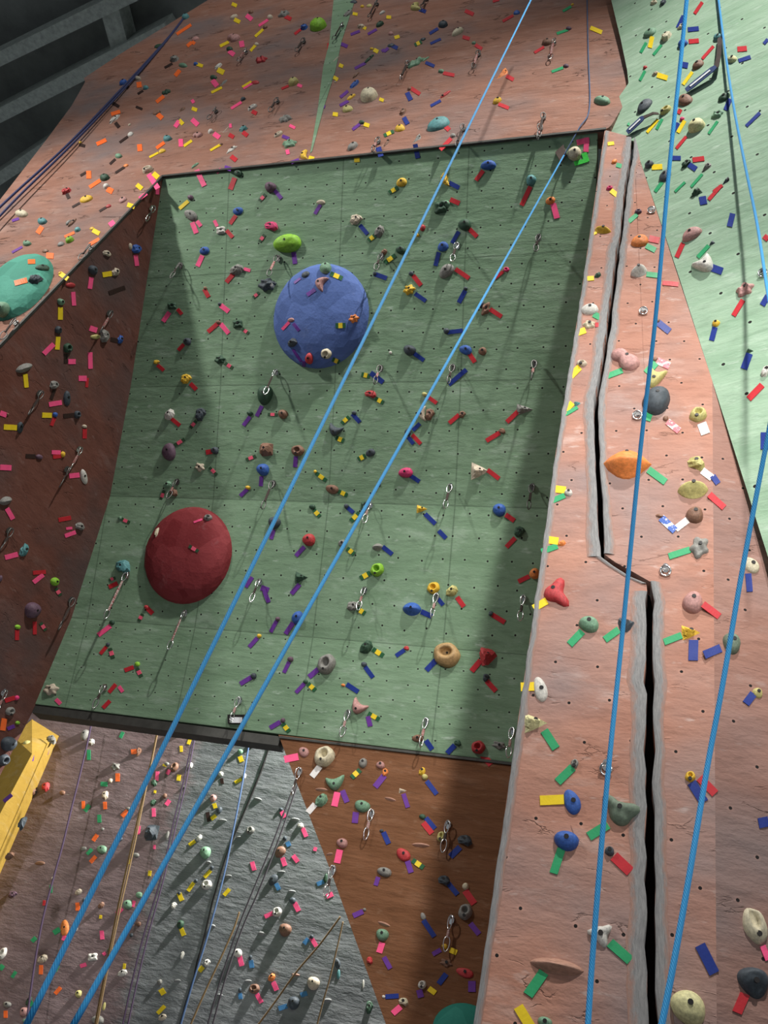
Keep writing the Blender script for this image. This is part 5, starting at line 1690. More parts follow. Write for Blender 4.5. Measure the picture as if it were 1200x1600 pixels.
558.8 951.2 570.5 958.8 7.5 z 1|green-and-yellow tape at a stone-grey hold below the lime ring hold
1035 285 1023.8 300 5.5 g 5|green tape at a slate-grey hold above the dusty pink oval hold
458 546.2 472.5 567.5 4 v 1|long violet tape at a slate-grey hold on the blue dome
390.8 651.2 380.5 665 6 v 1|violet tape at a dark green hold, nearest right of the yellow chunky hold
26.5 984.2 26.2 1000 6.5 r 2|red tape at a lime green hold below the large mauve hold
268 654.2 281.2 665 6 r 1|red tape at a white hold below the yellow chunky hold
528.8 767.5 543 774 6.5 z 1|green-and-yellow tape at a brown hold above the red round hold
72.5 399.5 83.8 400.5 9 o 0|orange tape at a brown hold above the green dome
486.2 1465.5 494.5 1478.8 6.5 p 8|pink tape at a slate-grey hold right of the brown round hold
294.5 314.2 280.5 326.2 5.5 y 1|yellow tape at a mauve hold left of the mauve round hold
1121.2 190 1107.5 209.5 4.2 g 5|green tape at a mint green hold right of the large pale yellow hold
429.2 297.5 440 310.5 6 v 1|violet tape at a mauve hold right of the mauve round hold
542.5 857 553.8 866 7 z 1|green-and-yellow tape at a stone-grey hold left of the lime ring hold
140 512.5 151.2 516.2 8.5 p 2|pink tape at an olive-yellow hold above the grey oval hold
688.8 1484.2 676.2 1491.2 7 v 6|violet tape at a yellow hold below the dark ring hold
954.5 298 965 306.2 7.5 y 3|yellow tape at a bright pink hold above the long yellow hold
181.2 1069.2 170.5 1082 6 r 1|lone slanting red tape, nearest left of the black plaque
636.2 145 642 157 7.5 b 0|navy tape at a brown hold left of the teal oval hold
166.2 218.8 151.2 225.8 6 o 0|lone slanting orange tape below the white chunky hold
703 1484.2 713.8 1488.8 8.5 y 6|yellow tape at a yellow hold below the dark ring hold
257.5 1571.8 246.2 1583.8 6 y 8|yellow tape at a cream hold below the white ring hold
171.8 1013 177 1028.5 6 x 1|green-and-pink tape at a slate-grey hold below the red dome
692.5 114.5 710 118 5.5 r 0|red tape at a mint green hold above the teal oval hold
300 186.8 309.5 195.8 7.5 p 0|lone slanting pink tape above the corner of the overhang
490 796.2 500 807.5 6.5 z 1|green-and-yellow tape at a dark green hold above the red round hold
963 258 977.5 262 6.5 g 3|green tape at an orange hold above the long yellow hold
40 712.5 55 713 6.5 k 2|black tape at a mauve hold left of the white oval hold
132 670 132 685 6.5 r 2|red tape at a cream hold below the grey oval hold
591.2 1370.5 587 1383.8 7 v 6|violet tape at a stone-grey hold below the pale grey dome hold
368.8 336.8 359.5 350 6 r 1|red tape at a blue hold left of the mauve round hold
332 125.5 339.5 135 8 p 0|pink tape at a dark green hold below the dusty pink two-lobed hold
209 1042.5 195 1047.5 6.5 r 1|red tape at a lime green hold left of the black plaque
778.8 163 795 169.5 5.5 r 0|red tape at a yellow hold below the orange hold by the rope
545.8 651.2 533.8 661.8 6 z 1|green-and-yellow tape at a slate-grey hold, second nearest left of the bright pink hold
525 683.8 537.5 689.2 7 z 1|green-and-yellow tape at a slate-grey hold, nearest left of the bright pink hold
272.5 696.2 288.8 686.2 5 x 1|green-and-pink tape at a mauve hold below the yellow chunky hold
170.5 917.5 183.8 911.2 6.5 r 1|lone slanting red tape left of the red dome
621.8 293.5 608 301.2 6 z 1|green-and-yellow tape at a yellow hold above the stone-grey oval hold
66 354.5 59 365 7.5 o 0|orange tape at a teal hold left of the yellow oval hold
319.2 451.8 326.2 464.5 6.5 r 1|red tape at a brown hold, second nearest above the yellow chunky hold
387 764.2 375.5 775 6 v 1|violet tape at a yellow hold left of the red round hold
93.8 1451.8 83.8 1458 8 g 7|green tape at an orange hold left of the orange oval hold
106.2 565 118 565 8 p 2|lone level pink tape, second nearest above the grey oval hold
473 1294.2 478.8 1307.5 6.5 p 8|pink tape at a white hold right of the grey ring hold
427 1426.8 413.8 1432.5 6.5 p 8|pink tape at a white hold, nearest left of the brown round hold
428 827.5 423.8 842.5 6 v 1|violet tape at a slate-grey hold left of the red round hold
615.5 205.5 600 212.5 5.5 z 0|green-and-yellow tape at a yellow hold below the big cream hold
656.2 661.8 645 672.5 6 b 1|navy tape at a slate-grey hold, nearest above the bright pink hold
172 1095 161.2 1106.2 6 r 1|lone slanting red tape, second nearest left of the black plaque
500.8 320 492 334.5 5.5 v 1|violet tape at a cream hold above the lime egg hold
586.8 622.5 599.2 629.5 6.5 z 1|green-and-yellow tape at a red hold above the bright pink hold
1050.5 247.5 1063.8 247.5 7 b 5|navy tape at a dark green hold, nearest below the large pale yellow hold
295.5 853.2 310 861.8 5.5 x 1|lone slanting green-and-pink tape on the red dome
441.2 1340.5 445.5 1353 7 p 8|pink tape at a brown hold right of the grey ring hold
571.2 712 559.5 718 7 z 1
408.8 744.2 407.5 759.5 6 v 1
586.8 367.5 575.5 376 6.5 z 1
492.5 452.5 480 461.2 6 v 1
928 435 915 436.2 7 y 3
80.5 706.5 94.5 707 6.5 p 2
279.5 1395.5 284.5 1407.5 7 y 8
6.2 1252.5 18.8 1241.8 5.5 v 9
995.5 180.5 981.2 196.2 4.2 g 0
138.8 267.5 139 279.5 7.5 o 0
565 585 577.5 588 7 z 1
214.2 1044.2 221.2 1057.5 6 x 1
786.5 424.2 772.5 435.5 5 r 1
155.5 373.5 140 382.5 5 o 0
393.8 1346.8 397.5 1360 6.5 p 8
333.8 705 322 707 7.5 r 1
458 1336.8 465.5 1347 7 p 8
303 1379.2 293.8 1392.5 5.5 y 8
340 109.2 350 114 8 y 0
324.2 1269.2 327 1283.8 6 k 8
354.2 360 363.8 371.2 6 r 1
726.8 17 740 23.2 6 r 0
297.5 599.2 307 608.8 6.5 r 1
64.5 1508 63.8 1522.5 6 o 7
1065.5 101.2 1075 103 9 b 5
138.8 1171.8 139 1187.5 5.5 g 7
283 1450.5 287.5 1462 7 y 8
1033.8 70.5 1021.2 86.2 4.2 g 5
0 645 10 648.8 8 p 2
631.2 183.8 637 194.5 7 b 0
1128.8 290 1115 300 5 r 5
392 1500.5 393.8 1512.5 7 c 8
282.5 217.5 283 229.5 7 p 0
239.5 271.2 247.5 278 8 y 0
167.5 295.5 176.2 300 8.5 o 0
637.5 683 646.2 693.8 6 b 1
256.2 150.5 244.5 160 5.5 o 0
400 712.5 384.5 718.5 5 x 1
199.2 320 210.5 323.8 7 y 0
145 360 155.5 365.5 7 y 0
183.8 1208.5 183.8 1221.2 6.5 o 7
158.8 1454.2 160 1468 6 p 7
520 1396.8 510 1401.2 7.5 p 8
334.2 209.2 343.2 215.5 7.5 p 0
166.5 1010.5 157 1022 5.5 r 1
251.2 1545.5 256.2 1553.8 8.5 y 8
86.8 919.2 94.5 930.5 6 x 2
188 174.5 173.8 178.8 5.5 o 0
543 793 552.5 801.2 6.5 b 1
230.5 950.5 238.8 958.8 7 r 1
199.5 1266.8 190.5 1275.5 6.5 o 7
121.2 1410.5 121.8 1423 6.5 o 7
880 106.2 862 112.5 4.2 g 0
218 225.8 219 236.5 7.5 o 0
1070.5 285 1055 300 3.8 g 5
329.5 1360.5 319.5 1371.2 5.5 y 8
191.2 1419.2 182.5 1428 6.5 p 7
571.2 98.8 554.5 107.5 4.2 v 0
1010 67 1001.2 82.5 4.5 g 5
63 973 71.2 985 5.5 x 2
246.2 1205.5 245 1220 5.5 p 7
102.5 553 102.5 567.5 5.5 k 2
95 1543 86.2 1553 6 o 7
358.8 1389.2 350 1399.2 6 y 8
480 1551.8 470 1555 7.5 c 8
43.8 409.5 55 409 7 o 0
140 1258 132.5 1267.5 6.5 g 7
519.5 561 530.5 566 6.5 z 1
82.5 714 95.5 712.5 6 r 2
385 24.2 393.8 31.2 7 p 0
1035 186.2 1026.2 202.5 4.2 g 5
352 567.5 363.8 575.5 5.5 x 1
229.5 302.5 218 310.8 5.5 p 0
85 609.2 79.5 623.8 5 k 2
150 1338 141.2 1347.5 6 o 7
257 223 244.5 232 5 o 0
557.5 244.5 558 253.5 8.5 y 1
688.8 157.5 673 166.2 4.2 b 0
377.5 160 361.2 170 4 p 0
791.2 119.2 802.5 125 6 r 0
482 1466.8 475 1475 7 c 8
246.2 178.8 253.8 185.5 7.5 o 0
802 24.5 785.5 33.8 4 r 0
189.2 810.5 203 816.8 5 x 1
440 1268 445 1277.5 7 p 8
506.2 1377.5 495.5 1381.8 6.5 c 8
155 1273 155.5 1285.5 6 g 7
665 98 678.8 104 5 b 0
172.5 530 183.8 532.5 6.5 k 2
213.8 288.8 222 295.5 7 y 0
361.2 244.5 369.5 251.2 7 r 0
476.2 564.2 473.8 577.5 5.5 v 1
327.5 730 338.8 742 4.5 x 1
887.5 47 870 53 4 g 0
280 189.2 273.8 198.8 6.5 p 0
357.5 80 366 86.2 7 p 0
307 657.5 297.5 668.8 5 x 1
157.5 1225 168 1225.5 7 g 7
240 1263 240.5 1276.2 5.5 p 7
431.2 1380.5 436.2 1390.5 6.5 c 8
1008 111.2 1000 126.2 4.2 g 5
458.5 505.5 467.5 516.8 5 v 1
256.8 766.2 251.2 781.2 4.5 x 1
610.5 70.5 621.2 75.8 6 b 0
415 303.8 405.5 314.5 5 x 1
85 653 80 665 5.5 r 2
246.2 570.5 256.2 578.8 5.5 r 1
287.5 538 278.8 547.5 5.5 r 1
178.8 346.8 171.2 352.5 7.5 p 0
523 100.5 519.5 110 7 o 0
452 503.5 441.2 515 4.5 p 1
223.2 959.2 217 970.5 5.5 x 1
1200 368.8 1194.5 375 8.5 r 5
377 64.5 378.8 73.8 7.5 p 0
850 73.8 835 83 4 r 0
45.5 1563 51.2 1571.2 7 g 7
413.8 366.8 405.5 378 5 x 1
684.5 45 671.2 53 4.5 b 0
543.8 142.5 532 152.5 4.5 v 0
695 196.8 702 203.8 7 r 0
281.2 110 273.8 118.8 6 o 0
152 1304.2 145.5 1313.8 6 o 7
246 291.2 245.5 303.8 5.5 p 2
347 137 330.5 145 3.8 y 0
544.5 158 531.2 165.5 4.5 v 0
418.8 31.2 404.5 40.8 4 p 0
357.5 66 343.8 72.5 4.5 y 0
351.2 261.8 361.2 265 6.5 v 0
317.5 1510.5 311.2 1518 7 y 8
742.5 70.5 753 77 5.5 r 0
659 65.5 648 71 5.5 z 0
433.8 648 418.8 647.5 4.5 x 1
8.8 1579.2 9 1590.5 6 o 7
411.2 46.2 398.8 57.5 4 y 0
116.5 363.5 101.2 370.5 4 o 0
688.8 61.2 672.5 68.8 3.8 b 0
22.5 1134.2 11.2 1138.8 5.5 v 2
217 1290.5 216 1303.8 5 p 7
455 254.5 467.5 250 5 v 0
445 25.8 455 30.5 6 r 0
205 1175 213.8 1174.2 7.5 o 7
136.2 590.5 135 605 4.5 r 2
345 226.2 328.8 235.5 3.5 y 0
374.8 1181.8 378 1190.5 7 y 8
562.5 194.2 551 203 4.5 v 0
35 386 19 395 3.5 v 0
217 128.5 218 137 7.5 o 0
87.5 1092.5 95 1100 6 p 1
163.8 1253 164.5 1264.5 5.5 o 7
588.8 46.2 575 53.8 4 v 0
305 1314.2 295.5 1320.5 5.5 y 8
562.5 48.8 548 54.5 4 v 0
723 58 733.8 61.2 5.5 r 0
379.5 206.8 387 212.5 6.5 r 0
75.8 1165.5 72.5 1178.8 4.5 v 9
655 15 665.5 18.8 5.5 b 0
143.8 1326.8 136.2 1335 5.5 g 7
308 345.5 314 353.8 6 p 1
300 220 287.5 228.8 4 y 0
378.8 514.2 388.8 521.2 5 x 1
533 68.8 543 73.2 5.5 v 0
125.5 1510 135 1506.8 6 p 7
5 1508 0 1515 7 g 7
195 261.2 180.5 270.5 3.5 k 0
130.2 1251.8 130.5 1263.8 5 o 7
277.5 483 284.5 491.2 5.5 r 1
377.5 1217.5 367 1223 5 y 8
366.2 30.5 375 35 6 y 0
186 1072.5 192 1081.2 5.5 p 1
280 1210.5 278.8 1220 6 y 7
375 1551.8 376.2 1561.2 6 c 8
56.2 1465 50 1471.2 6.5 g 7
405 457 395.5 465.5 4.5 x 1
441.2 213 452 217 5 v 0
25 1518 18.8 1527.5 5 g 7
400.8 69.2 391.5 80 4 y 0
892.5 10.5 879.5 18 3.8 g 0
91.2 1508 86.2 1518 5 g 7
200 213.8 187 223 3.5 k 0
265 1250.5 259.5 1258 6 p 7
395 1161.8 387.5 1170 5 k 8
482.5 246.8 490.8 249 6.5 y 0
393 127.5 378.5 136.5 3.2 y 0
949.5 225.5 959.5 224.2 5.5 y 3
280 188 286.2 194.5 6 y 0
80 1383 79.5 1395 4.5 g 7
448.8 1315.5 452 1322.5 7 c 8
394.5 130.5 380.5 139 3.2 p 0
563 40 572 45.5 5 y 0
358 210.5 365.5 215 6 r 0
381.2 420 391.2 423 5 p 1
568.8 194.2 577 197 6 y 0
180.5 192 186.2 199.5 5.5 k 0
337.5 1274.2 330 1280 5.5 y 8
176.2 161.2 186.2 167 4.5 k 0
335 344.5 339.5 353.8 5 p 1
192.5 1143.8 188 1153 5 g 7
247.5 238.8 233.8 246.2 3.2 y 0
393.8 174.2 401.2 178 6 r 0
307.5 100.5 317 103.8 5 y 0
513 96.8 520 101.2 6 v 0
300 66.2 292.5 72.5 5 o 0
210 1407.5 207 1416.8 5 p 7
470 46.2 460.5 53.8 4 r 0
520 178.5 528 179.5 6 y 0
269.5 99.5 257.5 106.2 3.5 k 0
520.5 120.5 528 125 5.5 y 0
180.5 903 170.5 906.5 4.5 x 1
334.5 1255.5 337 1263 6 y 8
300 169.5 308 172.5 5.5 y 0
1200 61.8 1193.8 68.8 5 b 5
297.5 1154.2 294.2 1163 5 y 7
30 341.8 19 345.5 4 v 0
1063.8 171.2 1060 178 6 r 5
104.5 303 108 310.5 5.5 k 0
362.5 6.2 370 9.5 5.5 y 0
101.2 1461.8 98.8 1469.5 5.5 p 7
265 1136.2 271.2 1137.5 7 p 7
125 317.5 113 324 3.2 k 0
584.2 78 590.8 81.5 6 y 0
346.2 1216.2 347.5 1225 5 k 8
452.5 196.2 461.2 200.5 4.5 p 0
265 1203 261.2 1210 5.5 p 7
123.8 226.2 133 228.8 4.5 k 0
283 1165.5 283.5 1175 4.5 y 7
451.2 134.5 440 139.2 3.5 r 0
469.5 435 460 442.5 3.5 v 1
316.2 811.5 303 816.2 3 p 1
500 165 508 167.5 5 v 0
234.5 1360.5 233.5 1368.8 5 y 7
180.5 248.8 171.8 256.8 3.5 k 0
607 75.5 600 81.2 4.5 v 0
616.5 59.5 624.2 57 5 y 0
166.2 324.2 155.5 330.5 3.2 k 0
51.2 1178.8 50 1188.8 4 v 9
194.5 133.8 201.2 138 5 k 0
448.8 234.5 450.5 241.5 5.5 p 0
345.5 263.8 338.8 270.5 4 p 1
103 825.8 112.5 825 4 p 2
212.5 167 222.5 171 3.5 k 0
135 269.5 125.8 275 3.5 k 0
603.8 27 611.2 27.5 5 y 0
530 101.8 536.2 104.5 5.5 y 0
780 0 770 3 3.5 r 0
593 155 599.5 157.5 5 y 0
551.2 21.5 558.8 23 4.5 y 0
465 133 472 135.5 4.5 p 0
195 1505.5 193.8 1513.8 4 y 7
69.5 1406.8 68.5 1415 4 r 7
376.2 1148 380 1152.5 5.5 y 8
223.8 142 215.5 147 3.2 k 0
212.5 1128.8 218 1130 5.5 g 7
490 1326.2 495 1327.5 6 p 8
300 156.2 303 161.2 5 p 0
300 65.5 304.5 68.8 5 o 0
204.2 1343 202.5 1350.5 3.5 y 7
360 193.8 360.5 200 4 p 0
932.5 363.8 927 366.2 4 y 3
165 1488.8 161.2 1491.8 5 p 7
241.5 1320.5 241.2 1327 3.5 p 7
597.5 77.5 600 81.2 5 v 0
157.5 1430 157 1435.5 4 y 7
254.5 1195 260 1197 3.5 y 7
242.5 1235 242 1239.5 3.5 y 7"""
DRAWS = """386.2 82.5 373.8 98.8 0|quickdraw with dark sling, nearest below the dusty pink two-lobed hold
476.2 66.2 467.5 83.8 0|quickdraw with dark sling below the big lime hold
435 160 422.5 177.5 0|quickdraw with dark sling left of the green wedge stripe
338.8 175 328.8 191.2 0|quickdraw with dark sling, second nearest below the dusty pink two-lobed hold
536.2 42.5 520 62.5 0|quickdraw with dark sling, nearest right of the big lime hold
590 7.5 578.8 28.8 0|quickdraw with dark sling, second nearest right of the big lime hold
592.5 222.5 595 242.5 0|quickdraw with dark sling below the big cream hold
667.5 0 656.2 11.2 0|quickdraw with dark sling, second nearest left of the orange hold by the rope
638.8 102.5 626.2 125 0|quickdraw with dark sling right of the big cream hold
748.8 86.2 740 107.5 0|quickdraw with dark sling, nearest left of the orange hold by the rope
725 202.5 715 231.2 0|quickdraw with dark sling right of the teal oval hold
850 185 843.8 215 0|quickdraw with dark sling, nearest below the orange hold by the rope
866.2 68.8 857.5 92.5 0|quickdraw with dark sling right of the orange hold by the rope
27.5 505 5 535 0|quickdraw with dark sling below the green dome
143.8 388.8 130 406.2 0|quickdraw with dark sling below the yellow oval hold
170 487.5 150 520 2|quickdraw with dark sling below the blue hold with pink tape
236.2 323.8 226.2 345 2|quickdraw with dark sling below the top corner of the side wall
283.8 413.8 273.8 432.5 1|quickdraw with dark sling left of the lime egg hold
436.2 402.5 422.5 433.8 1|quickdraw with dark sling below the lime egg hold
597.5 400 591.2 415 1|quickdraw with dark sling left of the stone-grey oval hold
715.5 382.5 707.5 410 1|quickdraw with dark sling above the stone-grey oval hold
845 202.5 841.2 218.8 0|quickdraw with dark sling, second nearest below the orange hold by the rope
842.5 370 837.5 392.5 1|quickdraw with dark sling below the high blue oval hold
61.2 612.5 37.5 645 2|quickdraw with dark sling left of the grey oval hold
122.5 700 102.5 732.5 2|quickdraw with dark sling above the white oval hold
103.8 731.2 91.2 748.8 2|quickdraw with dark sling left of the white oval hold
13.8 826.2 2.5 842.5 2|quickdraw with dark sling above the round lime hold
278.8 751.2 270 775 1|quickdraw with dark sling above the red dome
432.5 580 416.2 617.5 1|quickdraw with dark sling below the blue dome
428.8 753.8 411.2 797.5 1|quickdraw with dark sling above the red round hold
596.2 573.8 590 593.8 1|quickdraw with dark sling right of the blue dome
708.8 572.5 703.8 597.5 1|quickdraw with dark sling, nearest below the stone-grey oval hold
705 758.8 697.5 797.5 1|quickdraw with dark sling right of the bright pink hold
836.2 566.2 831.2 590 1|quickdraw with dark sling, second nearest below the stone-grey oval hold
832.5 758.8 825 797.5 1|quickdraw with dark sling right of the blue hold by the shadow edge
110 935 80 980 2|quickdraw with dark sling below the round lime hold
5 1078.8 0 1090 2|quickdraw with dark sling below the large mauve hold
201.2 897.5 160 966.2 1|bright chrome quickdraw left of the red dome
166.2 1072.5 150 1107.5 1|bright chrome quickdraw left of the black plaque
291.2 956.2 257.5 1015 1|bright chrome quickdraw below the red dome
407.5 907.5 395 942.5 1|bright chrome quickdraw left of the red round hold
580 787.5 577.5 807.5 1|quickdraw with dark sling left of the bright pink hold
571.2 920 561.2 953.8 1|bright chrome quickdraw below the lime ring hold
683.8 930 676.2 963.8 1|bright chrome quickdraw above the golden doughnut hold
818.8 932.5 810 972.5 1|bright chrome quickdraw above the red pointed hold
376.2 1092.5 360.5 1127.5 1|bright chrome quickdraw above the black plaque
470 1205 462.5 1230 6|bright chrome quickdraw left of the cream ring hold
546.2 1112.5 536.2 1152.5 1|bright chrome quickdraw below the stone-grey ring hold
667.5 1125 660 1170 1|bright chrome quickdraw below the golden doughnut hold
582.5 1270 572.5 1315 6|bright chrome quickdraw right of the mint oval hold
701.2 1287.5 693.2 1333.8 6|bright chrome quickdraw above the olive ring hold
801.2 1140 795 1185 1|bright chrome quickdraw below the red pointed hold
522.5 1357.5 511.2 1403.8 6|bright chrome quickdraw left of the pale grey dome hold
706.2 1435 697.5 1485 6|bright chrome quickdraw left of the dark ring hold"""
HANGERS = """1018 328 3|chrome bolt hanger right of the long yellow hold
1005.5 485 3|chrome bolt hanger above the pink two-lobed hold
1192.5 425 5|chrome bolt hanger right of the dusty pink knobbly hold
996.2 647.5 3|chrome bolt hanger left of the big slate-grey hold
1040 888.8 3|chrome bolt hanger right of the kink in the crack
947.5 1196.2 3|chrome bolt hanger above the fang-shaped hold"""
STRAPS = [[(1126.25, 62.5), (1128.0, 80.0), (1126.25, 100.0), (1122.5, 113.75), (1073.75, 145.75)], [(1031.25, 181.25), (1025.0, 185.5), (1017.5, 188.75), (1010.0, 192.0), (982.0, 211.25)]]
PNAME = ['upper brick wall', 'green overhang', 'dark brick side wall', 'bright brick pillar', 'brick flank at the edge', 'pale green wall', 'brown panel', 'purplish back wall', 'grey back wall', 'yellow pillar']

# ------------------------------------------------------------------ holds
rest = []
for k, ln in enumerate(HOLDS.splitlines()):
    a, _, lab = ln.partition('|')
    f = a.split()
    x, y, wd, ht, ang = map(float, f[:5])
    c, s, key = f[5], f[6], PKEY[int(f[7])]
    me, A, bolt = get_shape(s, k % 3 if s in 'bedfmct' else 0)
    p, n, tree = mount(x, y, key)
    if s in 'bdm' and ang == 0: ang = 12
    M, sc = fit(A, p, n, wd, ht, ang, PROT[s], tree)
    mat = M_H['ledge_grey'] if c == 's' and s == 'r' and key in ('grey', 'purple') else M_H[c]
    if not lab:
        rest.append((me, M, mat))
        continue
    o = obj('climbing_hold', me)
    o.matrix_world = M
    o.material_slots[0].link = 'OBJECT'
    o.material_slots[0].material = mat
    tag(o, lab, 'climbing hold', 'climbing holds on the ' + PNAME[PKEY.index(key)])
    if max(wd, ht) > 10.5 and c != 'T' and not (s == 'r' and c == 's'):
        b = obj('bolt', BOLT, None, o)
        br = 0.0105 if max(sc[0], sc[1]) > 0.03 else 0.008
        b.location = bolt
        b.scale = (br / sc[0], br / sc[1], 0.006 / sc[2])


def joined(name, items):
    bm = bmesh.new()
    mats = []
    for me, M, mat in items:
        if mat not in mats: mats.append(mat)
        k0 = len(bm.faces)
        t = me.copy()
        t.transform(M)
        bm.from_mesh(t)
        bm.faces.ensure_lookup_table()
        for i in range(k0, len(bm.faces)): bm.faces[i].material_index = mats.index(mat)
        bpy.data.meshes.remove(t)
    me = bpy.data.meshes.new(name)
    bm.to_mesh(me)
    bm.free()
    for m in mats: me.materials.append(m)
    return obj(name, me)


if rest:
    tag(joined('small_climbing_holds', rest), 'tiny mixed climbing holds scattered over the walls', 'climbing holds', None, 'stuff')


# ------------------------------------------------------------------ tape
def strip(p, n, tree, x0, y0, x1, y1, wd, t0=0.0, t1=1.0, lift=0.002, shrink=1.0):
    """a tape strip stuck to the surface, as world verts and faces"""
    pl = Plane(p, n)
    dx, dy = x1 - x0, y1 - y0
    L = max(1e-6, math.hypot(dx, dy))
    ux, uy = -dy / L * wd / 2 * shrink, dx / L * wd / 2 * shrink
    NL = 6
    top, bot = [], []
    for i in range(NL + 1):
        t = t0 + (t1 - t0) * i / NL
        for sgn in (-1, 1):
            qx, qy = x0 + dx * t + ux * sgn, y0 + dy * t + uy * sgn
            hp = None
            if tree is not None:
                hp, hn, _i, dd = tree.ray_cast(CAM, ray(qx, qy))
            if hp is None: hp, hn = pl.at(qx, qy), pl.n
            if hn.dot(hp - CAM) > 0: hn = -hn
            wob = 0.0005 * (1 + math.sin(i * 0.9 + x0 + sgn * 0.7))
            top.append(hp + hn * (lift + 0.002 + wob))
            bot.append(hp + hn * 0.0003)
    vs = top + bot
    m = len(top)
    fs = []
    for i in range(NL):
        a = 2 * i
        fs += [(a, a + 1, a + 3, a + 2), (m + a, m + a + 2, m + a + 3, m + a + 1), (a, a + 2, m + a + 2, m + a), (a + 1, m + a + 1, m + a + 3, a + 3)]
    fs += [(0, m, m + 1, 1), (m - 2, m - 1, 2 * m - 1, 2 * m - 2)]
    return vs, fs


def tape_mesh(vs, fs, c):
    me = mesh('tape', [v - c for v in vs], fs)
    bm = bmesh.new()
    bm.from_mesh(me)
    bmesh.ops.recalc_face_normals(bm, faces=bm.faces[:])
    bm.to_mesh(me)
    bm.free()
    return me


rest = []
for k, ln in enumerate(TAPES.splitlines()):
    a, _, lab = ln.partition('|')
    f = a.split()
    x0, y0, x1, y1, wd = map(float, f[:5])
    c, key = f[5], PKEY[int(f[6])]
    p, n, tree = mount((x0 + x1) / 2, (y0 + y1) / 2, key)
    if tree is None:
        for e in ((x0, y0), (x1, y1)):
            q = mount(*e, key)
            if q[2] is not None: tree = q[2]
    vs, fs = strip(p, n, tree, x0, y0, x1, y1, wd)
    band = None
    if c in 'zx':
        band = strip(p, n, tree, x0, y0, x1, y1, wd, 0.30, 0.72, 0.0035, 1.02)
    if not lab:
        rest.append((tape_mesh(vs, fs, V((0, 0, 0))), Matrix.Identity(4), M_T[c]))
        if band: rest.append((tape_mesh(*band, V((0, 0, 0))), Matrix.Identity(4), M_T['zy' if c == 'z' else 'xp']))
        continue
    o = obj('tape_strip', tape_mesh(vs, fs, p), M_T[c])
    o.location = p
    tag(o, lab, 'tape', 'route tapes on the ' + PNAME[PKEY.index(key)])
    if band:
        tag(obj('colour_band', tape_mesh(*band, p), M_T['zy' if c == 'z' else 'xp'], o), 'yellow middle band' if c == 'z' else 'pink middle band')
if rest:
    tag(joined('small_tape_strips', rest), 'tiny coloured route tapes scattered over the walls', 'tape', None, 'stuff')


# ------------------------------------------------------------------ tubes, ropes, quickdraws
def tube(name, pts, rad, mat, parent=None, sides=8, closed=False, origin=None):
    n = len(pts)
    rads = rad if isinstance(rad, (list, tuple)) else [rad] * n
    vs, fs, uv = [], [], []
    prev = None
    s = 0.0
    for i, p in enumerate(pts):
        a = pts[(i - 1) % n] if (closed or i) else p
        b = pts[(i + 1) % n] if (closed or i < n - 1) else p
        t = (b - a).normalized()
        if prev is None:
            prev = t.orthogonal().normalized()
        prev = (prev - t * prev.dot(t)).normalized()
        bi = t.cross(prev)
        if i: s += (p - pts[i - 1]).length
        for k in range(sides):
            an = 2 * math.pi * k / sides
            vs.append(p + (prev * math.cos(an) + bi * math.sin(an)) * rads[i])
            uv.append((k / sides * 0.06, s))
    m = n if closed else n - 1
    for i in range(m):
        for k in range(sides):
            a, b = i * sides + k, i * sides + (k + 1) % sides
            c, d = ((i + 1) % n) * sides + (k + 1) % sides, ((i + 1) % n) * sides + k
            fs.append((a, b, c, d))
    if not closed:
        fs.append(tuple(reversed(range(sides))))
        fs.append(tuple(range((n - 1) * sides, n * sides)))
    if origin is not None: vs = [v - origin for v in vs]
    me = mesh(name, vs, fs, True)
    ul = me.uv_layers.new(name='uv')
    for i, l in enumerate(me.loops): ul.data[i].uv = uv[l.vertex_index]
    o = obj(name, me, mat, parent)
    return o


# one carabiner and hanger mesh shared by all quickdraws (long axis -z, in the xz plane)
def carabiner_mesh(mat):
    pts = []
    for i in range(20):
        t = 2 * math.pi * i / 20
        pts.append(V((0.021 * math.cos(t) * (1 + 0.18 * math.sin(t)), 0, -0.047 + 0.047 * math.sin(t))))
    o = tube('carabiner', pts, 0.0045, mat, None, 6, True)
    me = o.data
    bpy.data.objects.remove(o)
    return me


CARABS = [carabiner_mesh(M_GUN), carabiner_mesh(M_CHROME)]
_go = tube('gate', [V((0.0205, 0, -0.070)), V((0.023, 0, -0.045)), V((0.0215, 0, -0.022))], 0.0036, M_GUN, None, 6)
GATE = _go.data
bpy.data.objects.remove(_go)
_hv, _hf = [], []
for z in (-0.004, 0.004):
    for i in range(12):
        t = 2 * math.pi * i / 12
        _hv.append((0.02 * math.cos(t), 0.032 * math.sin(t) - 0.012, z))
_hf = [tuple(range(11, -1, -1)), tuple(range(12, 24))] + [(i, (i + 1) % 12, 12 + (i + 1) % 12, 12 + i) for i in range(12)]
HANG = mesh('hanger', _hv, _hf)
HANG.materials.append(M_CHROME)
HANG_D = HANG.copy()
HANG_D.materials[0] = M_GUN


def sling_mesh(name, L, wid, mat):
    vs = []
    for z in (0, -L * 0.33, -L * 0.66, -L):
        ww = wid * (0.8 if z in (0, -L) else 1.0)
        for (i, j) in ((-1, -1), (1, -1), (1, 1), (-1, 1)):
            vs.append((ww / 2 * i, 0.005 * j, z))
    fs = [(0, 1, 2, 3), (15, 14, 13, 12)]
    for r in range(3):
        for k in range(4):
            fs.append((r * 4 + k, r * 4 + (k + 1) % 4, r * 4 + 4 + (k + 1) % 4, r * 4 + 4 + k))
    me = mesh(name, vs, fs)
    me.materials.append(mat)
    return me


SLINGS = [sling_mesh('sling', 1.0, 0.020, m) for m in (M_WEB, M_WEBR, M_WEBL)]

